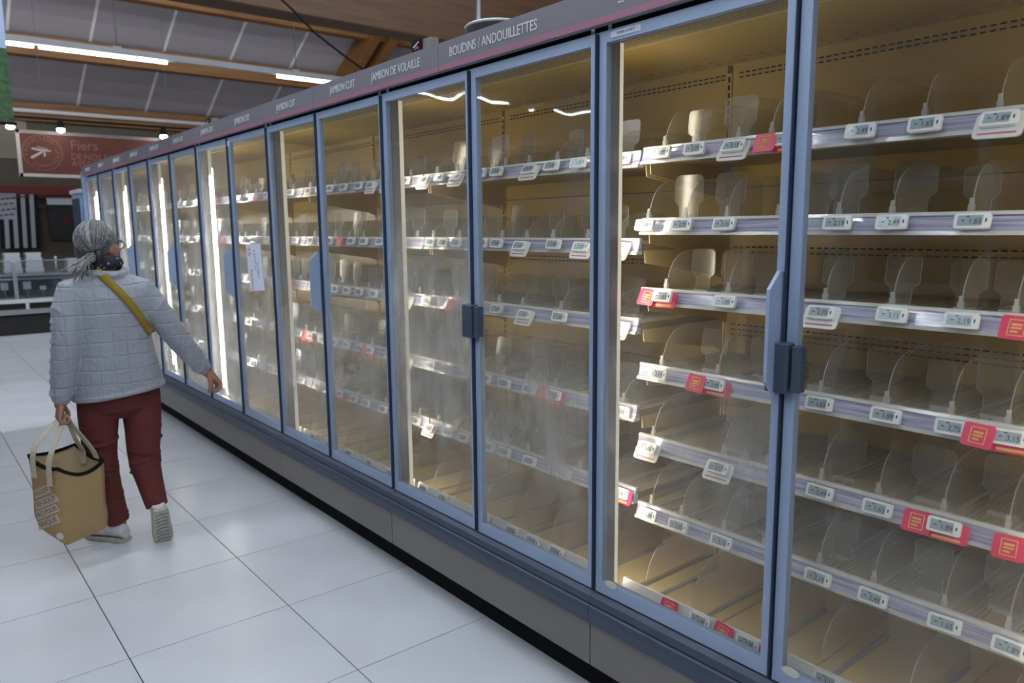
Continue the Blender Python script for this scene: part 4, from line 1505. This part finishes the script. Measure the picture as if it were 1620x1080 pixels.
    # collar
    cp = [V((0.777 + 0.083 * math.cos(g_), 3.997 + 0.076 * math.sin(g_), 1.338 + 0.010 * math.sin(g_) + 0.004 * math.cos(3 * g_))) for g_ in [2 * math.pi * z_ / 24 for z_ in range(25)]]
    j.tube(cp, 0.021, 10)
    # hem band
    hp = [q_ + V((0, 0, 0.012)) for q_ in oval((0.800, 4.02, 0.752), 0.198, 0.145, 40, (0.10, 0))]
    j.tube(hp + [hp[0]], 0.013, 8)
    jm = remesh(j, 0.0052, 'quilted_jacket', M['jacket'], 5, 0.5)
    jo = place(jm, 'quilted_jacket', (0, 0, 0), p)
    jo['label'] = 'light grey quilted jacket'

    # ---- trousers
    t = MB()
    tp = [(0.80, 4.025, 0.632, 0.08, 0.07), (0.80, 4.03, 0.675, 0.16, 0.118), (0.80, 4.03, 0.74, 0.180, 0.132), (0.80, 4.025, 0.80, 0.175, 0.13), (0.797, 4.02, 0.88, 0.158, 0.115)]
    t.rings([oval(q[:3], q[3], q[4], 32) for q in tp])
    t.tube([(0.708, 4.03, 0.74), (0.702, 4.032, 0.65), (0.698, 4.035, 0.56), (0.702, 4.045, 0.46), (0.710, 4.05, 0.38), (0.724, 4.045, 0.27), (0.740, 4.04, 0.17), (0.750, 4.038, 0.098)],
           [0.095, 0.091, 0.083, 0.071, 0.063, 0.056, 0.051, 0.049], 20, round_ends=False)
    t.tube([(0.892, 4.03, 0.74), (0.893, 4.02, 0.65), (0.888, 4.0, 0.56), (0.876, 3.975, 0.46), (0.872, 3.95, 0.39), (0.878, 3.908, 0.31), (0.884, 3.868, 0.235), (0.888, 3.848, 0.195)],
           [0.095, 0.091, 0.084, 0.076, 0.071, 0.061, 0.054, 0.050], 20, round_ends=False)
    # folds behind the knees and at the ankles
    for c_, r_, z_, n_ in (((0.708, 4.047), 0.063, 0.40, 3), ((0.873, 3.955), 0.072, 0.41, 4), ((0.746, 4.04), 0.048, 0.14, 3), ((0.727, 4.045), 0.055, 0.25, 2), ((0.888, 4.0), 0.082, 0.56, 2), ((0.698, 4.037), 0.081, 0.56, 2)):
        for q in range(n_):
            ph = random.uniform(-0.4, 0.4)
            pts_ = [V((c_[0] + r_ * math.cos(g_), c_[1] + r_ * math.sin(g_), z_ + q * 0.026 - 0.03 + 0.02 * math.sin(g_ + ph * 4))) for g_ in [math.pi * (1.05 + 0.9 * s_ / 8) for s_ in range(9)]]
            t.tube(pts_, 0.0065, 6)
    tm = remesh(t, 0.0055, 'trousers', M['trousers'], 4, 0.5)
    to = place(tm, 'trousers', (0, 0, 0), p)
    to['label'] = 'brick red cotton trousers'

    # ---- scarf, hair, glasses, strap
    s = MB()
    sp_ = [V((0.776 + 0.062 * math.cos(g_), 4.0 + 0.060 * math.sin(g_), 1.372 + 0.012 * math.cos(g_ + 0.6))) for g_ in [2 * math.pi * z_ / 24 for z_ in range(25)]]
    s.tube(sp_, 0.026, 10)
    sp_ = [V((0.778 + 0.058 * math.cos(g_), 4.0 + 0.058 * math.sin(g_), 1.395 + 0.010 * math.sin(g_ * 2))) for g_ in [2 * math.pi * z_ / 24 for z_ in range(25)]]
    s.tube(sp_, 0.019, 10)
    so = place(remesh(s, 0.005, 'scarf', M['scarf'], 2), 'scarf', (0, 0, 0), p)
    so['label'] = 'dark navy patterned neck scarf'

    hr = MB()
    hcen = hl(0, -0.026, 0.014)
    R3 = (0.083, 0.098, 0.092)
    hr.ellipsoid(hcen, R3, 26, 16, rot=HROT)
    hr.ellipsoid(hl(-0.012, -0.062, -0.035), (0.064, 0.052, 0.058), 20, 12, rot=HROT)
    cap = remesh(hr, 0.006, 'hair', [M['hair_dark'], M['hair_mid'], M['hair_light']], 4)
    ho = place(cap, 'hair', (0, 0, 0), p)
    ho['label'] = 'grey hair tied in a low ponytail'
    st = MB()
    tie = V((0.728, 3.925, 1.412))
    tie_l = HROT.inverted() @ (tie - hcen)

    def unit(v):
        return V((v.x / R3[0], v.y / R3[1], v.z / R3[2])).normalized()
    ut = unit(tie_l)
    for q in range(1500):
        a = random.uniform(-3.14, 3.14)
        el = random.uniform(-0.25, 1.35)
        u0 = V((math.sin(a) * math.cos(el), math.cos(a) * math.cos(el) * 0.9, math.sin(el) + 0.05)).normalized()
        if u0.y > 0.62 and u0.z < 0.45:
            continue
        pts_ = []
        n_ = 11
        sg = random.uniform(0.0, 0.022)
        for i in range(n_):
            tt = i / (n_ - 1)
            u = u0.lerp(ut, tt)
            u.normalize()
            sag = 1.0 + sg * math.sin(math.pi * tt)
            pts_.append(hcen + HROT @ V((u.x * R3[0], u.y * R3[1], u.z * R3[2])) * sag)
        lk = random.Random(int((a + 3.0) * 7) * 13 + int(el * 3) * 5).random()
        mi_ = 2 if lk > 0.82 else 1 if lk > 0.45 else 0
        st.tube(pts_, 0.0015, 4, mi=mi_ if random.random() < 0.8 else random.randrange(3), round_ends=False)
    for q in range(190):
        o1 = V((random.gauss(0, 0.010), random.gauss(0, 0.008), random.gauss(0, 0.010)))
        e1 = V((0.655 + random.gauss(0, 0.022), 3.915 + random.gauss(0, 0.016), 1.345 + random.gauss(0, 0.020)))
        mid = V((0.678 + random.gauss(0, 0.010), 3.915 + random.gauss(0, 0.010), 1.412 + random.gauss(0, 0.014)))
        pts_ = []
        for i in range(8):
            tt = i / 7
            pts_.append((tie + o1) * (1 - tt) ** 2 + mid * 2 * tt * (1 - tt) + e1 * tt ** 2)
        st.tube(pts_, [0.0022] * 4 + [0.002, 0.0018, 0.0014, 0.0008], 4, mi=random.choice([1, 2, 2, 2]))
    place(st.mesh('hair_strands', [M['hair_dark'], M['hair_mid'], M['hair_light']]), 'hair_strands', (0, 0, 0), p)['kind'] = 'stuff'
    ht = MB()
    hp_ = [tie + V((0.006, 0, 0)) + V((0.010 * math.sin(g_ * 0.5), 0.021 * math.cos(g_), 0.024 * math.sin(g_))) for g_ in [2 * math.pi * z_ / 14 for z_ in range(15)]]
    ht.tube(hp_, 0.016, 8)
    place(remesh(ht, 0.004, 'hair_tie', M['poster'], 2), 'hair_tie', (0, 0, 0), p)
    gl = MB()
    for sx in (-1, 1):
        gl.tube([hl(0.076 * sx, -0.02, -0.002), hl(0.074 * sx, 0.05, 0.0), hl(0.062 * sx, 0.088, 0.0)], 0.003, 6)
        cc = hl(0.034 * sx, 0.100, -0.012)
        gp = [hl(0.034 * sx + 0.027 * math.cos(g_), 0.099 - 0.006 * abs(math.cos(g_)), -0.012 + 0.020 * math.sin(g_)) for g_ in [2 * math.pi * z_ / 14 for z_ in range(15)]]
        gl.tube(gp, 0.0028, 6)
    gl.tube([hl(-0.008, 0.104, -0.006), hl(0.008, 0.104, -0.006)], 0.0025, 6)
    place(gl.mesh('eyeglasses', M['lens']), 'eyeglasses', (0, 0, 0), p)

    # crossbody strap laid on the back of the jacket
    bm = bmesh.new()
    bm.from_mesh(jm)
    bv = BVHTree.FromBMesh(bm)
    a_, b_ = V((0.722, 1.362, 0)), V((0.948, 1.035, 0))
    n_ = 26
    rs = []
    dirw = (b_ - a_).normalized()
    side = V((dirw.y, -dirw.x, 0))
    prev = None
    for i in range(n_ + 1):
        tt = i / n_
        c_ = a_.lerp(b_, tt) + side * (-0.010 * math.sin(math.pi * tt))
        ring_f, ring_b = [], []
        for k in (-1, 0, 1):
            q_ = c_ + side * (0.0185 * k)
            hit = bv.ray_cast(V((q_.x, 3.5, q_.y)), V((0, 1, 0)))
            yv = hit[0].y if hit[0] is not None else 3.93
            yv = min(yv, 3.965)
            ring_f.append(V((q_.x, yv - 0.006, q_.y)))
            ring_b.append(V((q_.x, yv - 0.001, q_.y)))
        rs.append(ring_f + list(reversed(ring_b)))
    for it in range(3):
        for i in range(1, n_):
            for k in range(6):
                rs[i][k] = V((rs[i][k].x, (rs[i - 1][k].y + rs[i][k].y * 2 + rs[i + 1][k].y) / 4 - 0.0008, rs[i][k].z))
    stp = MB().rings(rs, True, 0, True).mesh('bag_strap', M['strap'])
    so = place(stp, 'bag_strap', (0, 0, 0), p)
    so['label'] = 'mustard crossbody strap'
    bk = MB().box(-0.012, 0.012, -0.004, 0.004, -0.012, 0.012)
    hit = bv.ray_cast(V((0.940, 3.5, 1.055)), V((0, 1, 0)))
    yb_ = (hit[0].y if hit[0] is not None else 3.93) - 0.008
    bk = bk.mesh('strap_buckle', M['strap'])
    o_ = place(bk, 'strap_buckle', (0.935, yb_, 1.055), p)
    o_.rotation_euler = (0, math.radians(-35), 0)
    bm.free()

    # ---- shoes
    def shoe(heel, toe, up, name):
        heel, toe = V(heel), V(toe)
        l_ = (toe - heel).normalized()
        u_ = V(up)
        u_ = (u_ - l_ * u_.dot(l_)).normalized()
        w_ = l_.cross(u_)
        ln = 0.245
        prof = [(0.0, 0.026, 0.060), (0.015, 0.032, 0.082), (0.05, 0.035, 0.092), (0.09, 0.036, 0.086), (0.13, 0.040, 0.068), (0.17, 0.043, 0.055), (0.205, 0.040, 0.046), (0.232, 0.030, 0.038), (0.245, 0.016, 0.030)]
        rs_ = []
        rsl = []
        for d_, hw, hh in prof:
            r_ = []
            for k in range(16):
                g_ = 2 * math.pi * k / 16
                r_.append(heel + l_ * (d_ * ln / 0.245) + w_ * (hw * math.cos(g_)) + u_ * (0.018 + (hh - 0.012) * max(0.0, 0.5 + 0.5 * math.sin(g_)) ** 0.8))
            rs_.append(r_)
            r2 = []
            for k in range(12):
                g_ = 2 * math.pi * k / 12
                r2.append(heel + l_ * (d_ * 1.01) + w_ * ((hw + 0.004) * max(-1, min(1, 1.25 * math.cos(g_)))) + u_ * (0.011 + 0.011 * max(-1, min(1, 1.4 * math.sin(g_)))))
            rsl.append(r2)
        so_ = place(MB().rings(rs_, True, 0, True).mesh(name, M['shoe']), name, (0, 0, 0), p)
        MB().rings(rsl, True, 0, False).build('rubber_sole', M['sole'], so_)
        # ankle sock
        a0 = heel + l_ * 0.055 + u_ * 0.07
        MB().tube([a0, a0 + u_ * 0.03 - l_ * 0.0, a0 + u_ * 0.055], [0.033, 0.033, 0.032], 14, round_ends=False).build('shoe_collar', M['shoe'], so_)
        # tread grooves under the sole
        tg = MB()
        for q in range(9):
            d_ = 0.025 + q * 0.024
            c0 = heel + l_ * d_ - u_ * 0.0008
            tg.tube([c0 - w_ * 0.028 + l_ * 0.006, c0, c0 + w_ * 0.028 + l_ * 0.006], 0.0022, 5)
        tag(tg.build('tread', M['kick'], so_), kind='stuff')

    shoe((0.768, 3.985, 0.0), (0.655, 4.165, 0.0), (0, 0, 1), 'shoe')
    shoe((0.884, 3.768, 0.196), (0.912, 3.872, -0.010), (0, 0.9, 0.45), 'shoe')
    return p


person = build_person()

# ================================================================== TOTE BAG
def build_tote():
    C, Lc, Rc, Bc = V((0.480, 3.80, 0)), V((0.386, 3.95, 0)), V((0.684, 3.885, 0)), V((0.592, 4.02, 0))
    zt = {'C': 0.487, 'L': 0.535, 'R': 0.468, 'B': 0.535}
    zb = {'C': 0.118, 'L': 0.190, 'R': 0.130, 'B': 0.200}
    cs = [('C', C), ('R', Rc), ('B', Bc), ('L', Lc)]
    nseg = 7
    lev = 12
    cen = (C + Lc + Rc + Bc) / 4

    def ring_at(v, inset=0.0):
        pts_ = []
        for i in range(4):
            n0, p0 = cs[i]
            n1, p1 = cs[(i + 1) % 4]
            for k in range(nseg):
                t_ = k / nseg
                q = p0.lerp(p1, t_)
                z0 = zb[n0] * (1 - t_) + zb[n1] * t_
                z1 = zt[n0] * (1 - t_) + zt[n1] * t_
                sag = (-0.045, -0.02, -0.012, -0.02)[i] * math.sin(math.pi * t_)
                z = z0 + (z1 + sag - z0) * v
                d = (q - cen)
                bul = 0.07 * math.sin(math.pi * min(1, v * 1.05 + 0.08)) * math.sin(math.pi * (t_ * 0.9 + 0.05)) + 0.06 * math.exp(-((v - 0.12) / 0.15) ** 2)
                taper = 0.90 + 0.10 * min(1, v * 5) - (0.03 * math.cos(v * 2.2))
                corner = 1.0 - 0.05 * (abs(t_ - 0.5) * 2) ** 6
                wob = 0.012 * math.sin(9 * t_ + 7 * v + i * 2) * (0.4 + 0.6 * v)
                s = (taper + bul + wob) * corner - inset
                pts_.append(V((cen.x + d.x * s, cen.y + d.y * s, z)))
        return pts_
    outer = [ring_at(i / lev) for i in range(lev + 1)]
    inner = [ring_at(i / lev, 0.03) for i in range(lev, 2, -1)]
    mb = MB()
    mb.rings(outer, False, 0, True)
    base = [V((cen.x + (p.x - cen.x) * 0.5, cen.y + (p.y - cen.y) * 0.5, p.z * 0.6 + 0.4 * 0.13 - 0.004)) for p in outer[0]]
    mb.rings([base, outer[0]], True, 0, True)
    b = mb.mesh('tote_bag', M['jute'])
    o = place(b, 'tote_bag', (0, 0, 0))
    tag(o, 'brown jute tote bag hanging from the left hand, printed pale text', 'bag')
    MB().rings([outer[-1]] + inner, False, 0, True).build('lining', M['tote_inside'], o)
    # crumpled paper-coloured filling inside
    # black binding on the rim
    rim = []
    for i, p in enumerate(outer[-1]):
        d = V((p.x - cen.x, p.y - cen.y, 0)).normalized()
        lo = outer[-2][i]
        dn = (lo - p).normalized()
        rim.append([p + d * 0.003, p + d * 0.0035 + dn * 0.012, p - d * 0.009 + dn * 0.012, p - d * 0.008 + V((0, 0, 0.002))])
    n = len(rim)
    mbr = MB()
    mbr.rings(rim, False, 0, False, closed=True)
    mbr.build('black_binding', M['black'], o)

    def strap(pts_, wdir, name='handle', wd=0.0145):
        pts_ = [V(p) for p in pts_]
        out = []
        n_ = 24
        for i in range(n_ + 1):
            u = i / n_ * (len(pts_) - 1)
            k = min(int(u), len(pts_) - 2)
            t_ = u - k
            p0, p1, p2, p3 = pts_[max(k - 1, 0)], pts_[k], pts_[k + 1], pts_[min(k + 2, len(pts_) - 1)]
            out.append(0.5 * ((2 * p1) + (p2 - p0) * t_ + (2 * p0 - 5 * p1 + 4 * p2 - p3) * t_ ** 2 + (3 * p1 - p0 - 3 * p2 + p3) * t_ ** 3))
        rs = []
        for i, p in enumerate(out):
            tg_ = (out[min(i + 1, n_)] - out[max(i - 1, 0)]).normalized()
            w_ = V(wdir)
            w_ = (w_ - tg_ * w_.dot(tg_)).normalized()
            nn = tg_.cross(w_) * 0.0016
            rs.append([p - w_ * wd - nn, p + w_ * wd - nn, p + w_ * wd + nn, p - w_ * wd + nn])
        MB().rings(rs, True, 0, False).build(name, M['tote_handle'], o)
    fdir = (C - Lc).normalized()
    nrm = V((fdir.y, -fdir.x, 0))
    if nrm.dot(Lc - cen) < 0:
        nrm = -nrm
    a0 = Lc.lerp(C, 0.30) + nrm * 0.016
    a1 = Lc.lerp(C, 0.80) + nrm * 0.016
    strap([(a0.x, a0.y, 0.435), (a0.x, a0.y, 0.51), (a0.x + 0.02, a0.y + 0.015, 0.58), (0.520, 3.975, 0.664), (0.548, 3.973, 0.680), (0.535, 3.955, 0.650), (a1.x + 0.03, a1.y + 0.03, 0.57), (a1.x + 0.004, a1.y + 0.008, 0.50), (a1.x, a1.y, 0.405)], fdir)
    b0 = Rc.lerp(Bc, 0.25)
    b1 = Rc.lerp(Bc, 0.70)
    strap([(b0.x + 0.004, b0.y, 0.41), (b0.x - 0.012, b0.y, 0.50), (0.605, 3.945, 0.585), (0.560, 3.965, 0.668), (0.545, 3.985, 0.680), (0.565, 3.995, 0.660), (b1.x - 0.035, b1.y - 0.02, 0.57), (b1.x - 0.008, b1.y - 0.005, 0.50), (b1.x - 0.008, b1.y - 0.004, 0.44)], fdir)
    # printed strips on the end face L-C
    words = [('OULIER', 0.368, 0.031), ('TRE GOÛT', 0.322, 0.031), ('ERCI POUR', 0.274, 0.030), ('BANQUE', 0.224, 0.034)]
    bm = bmesh.new()
    bm.from_mesh(b)
    bv = BVHTree.FromBMesh(bm)
    up = V((0, 0, 1))
    ydir = V((0, 0, 1))
    slope = fdir * 1.0 + V((0, 0, 0.42))
    for wi, (txt, z, sz) in enumerate(words):
        c2 = Lc.lerp(C, 0.50 if wi else 0.40)
        c3 = V((c2.x, c2.y, z))
        xd = slope.normalized()
        zd = nrm
        yd = zd.cross(xd).normalized()

        def on_bag(u, v, off):
            q = c3 + xd * u + yd * v
            hit = bv.ray_cast(q + nrm * 0.3, -nrm)
            return (hit[0] if hit[0] is not None else q) + nrm * off
        wd = 0.072 if wi else 0.054
        rs = []
        for i in range(9):
            u = -wd + 2 * wd * i / 8
            rs.append([on_bag(u, -0.019, 0.0015), on_bag(u, 0.0, 0.0015), on_bag(u, 0.019, 0.0015), on_bag(u, 0.019, 0.0002), on_bag(u, -0.019, 0.0002)])
        MB().rings(rs, True, 0, False).build('printed_strip', M['tote_print'], o)
        me = text_mesh(txt, sz, M['tote_ink'], 0.92, 0.0002)
        for vtx in me.vertices:
            vtx.co = on_bag(vtx.co.x, vtx.co.y, 0.0022 + vtx.co.z)
        place(me, 'lettering', (0, 0, 0), o)
    q = Lc.lerp(C, 0.86) + V((0, 0, 0.165))
    hit = bv.ray_cast(q + nrm * 0.3, -nrm)
    bp_ = hit[0] if hit[0] is not None else q
    nr_ = hit[1] if hit[0] is not None else nrm
    if nr_.dot(nrm) < 0:
        nr_ = -nr_
    t1 = nr_.cross(V((0, 0, 1))).normalized()
    t2 = nr_.cross(t1)
    rs = [[bp_ + nr_ * o_ + (t1 * math.cos(g_) + t2 * math.sin(g_)) * 0.017 for g_ in [2 * math.pi * k / 14 for k in range(14)]] for o_ in (-0.003, 0.003)]
    MB().rings(rs, True, 0, False).build('round_badge', M['counter_white'], o)
    bm.free()


build_tote()
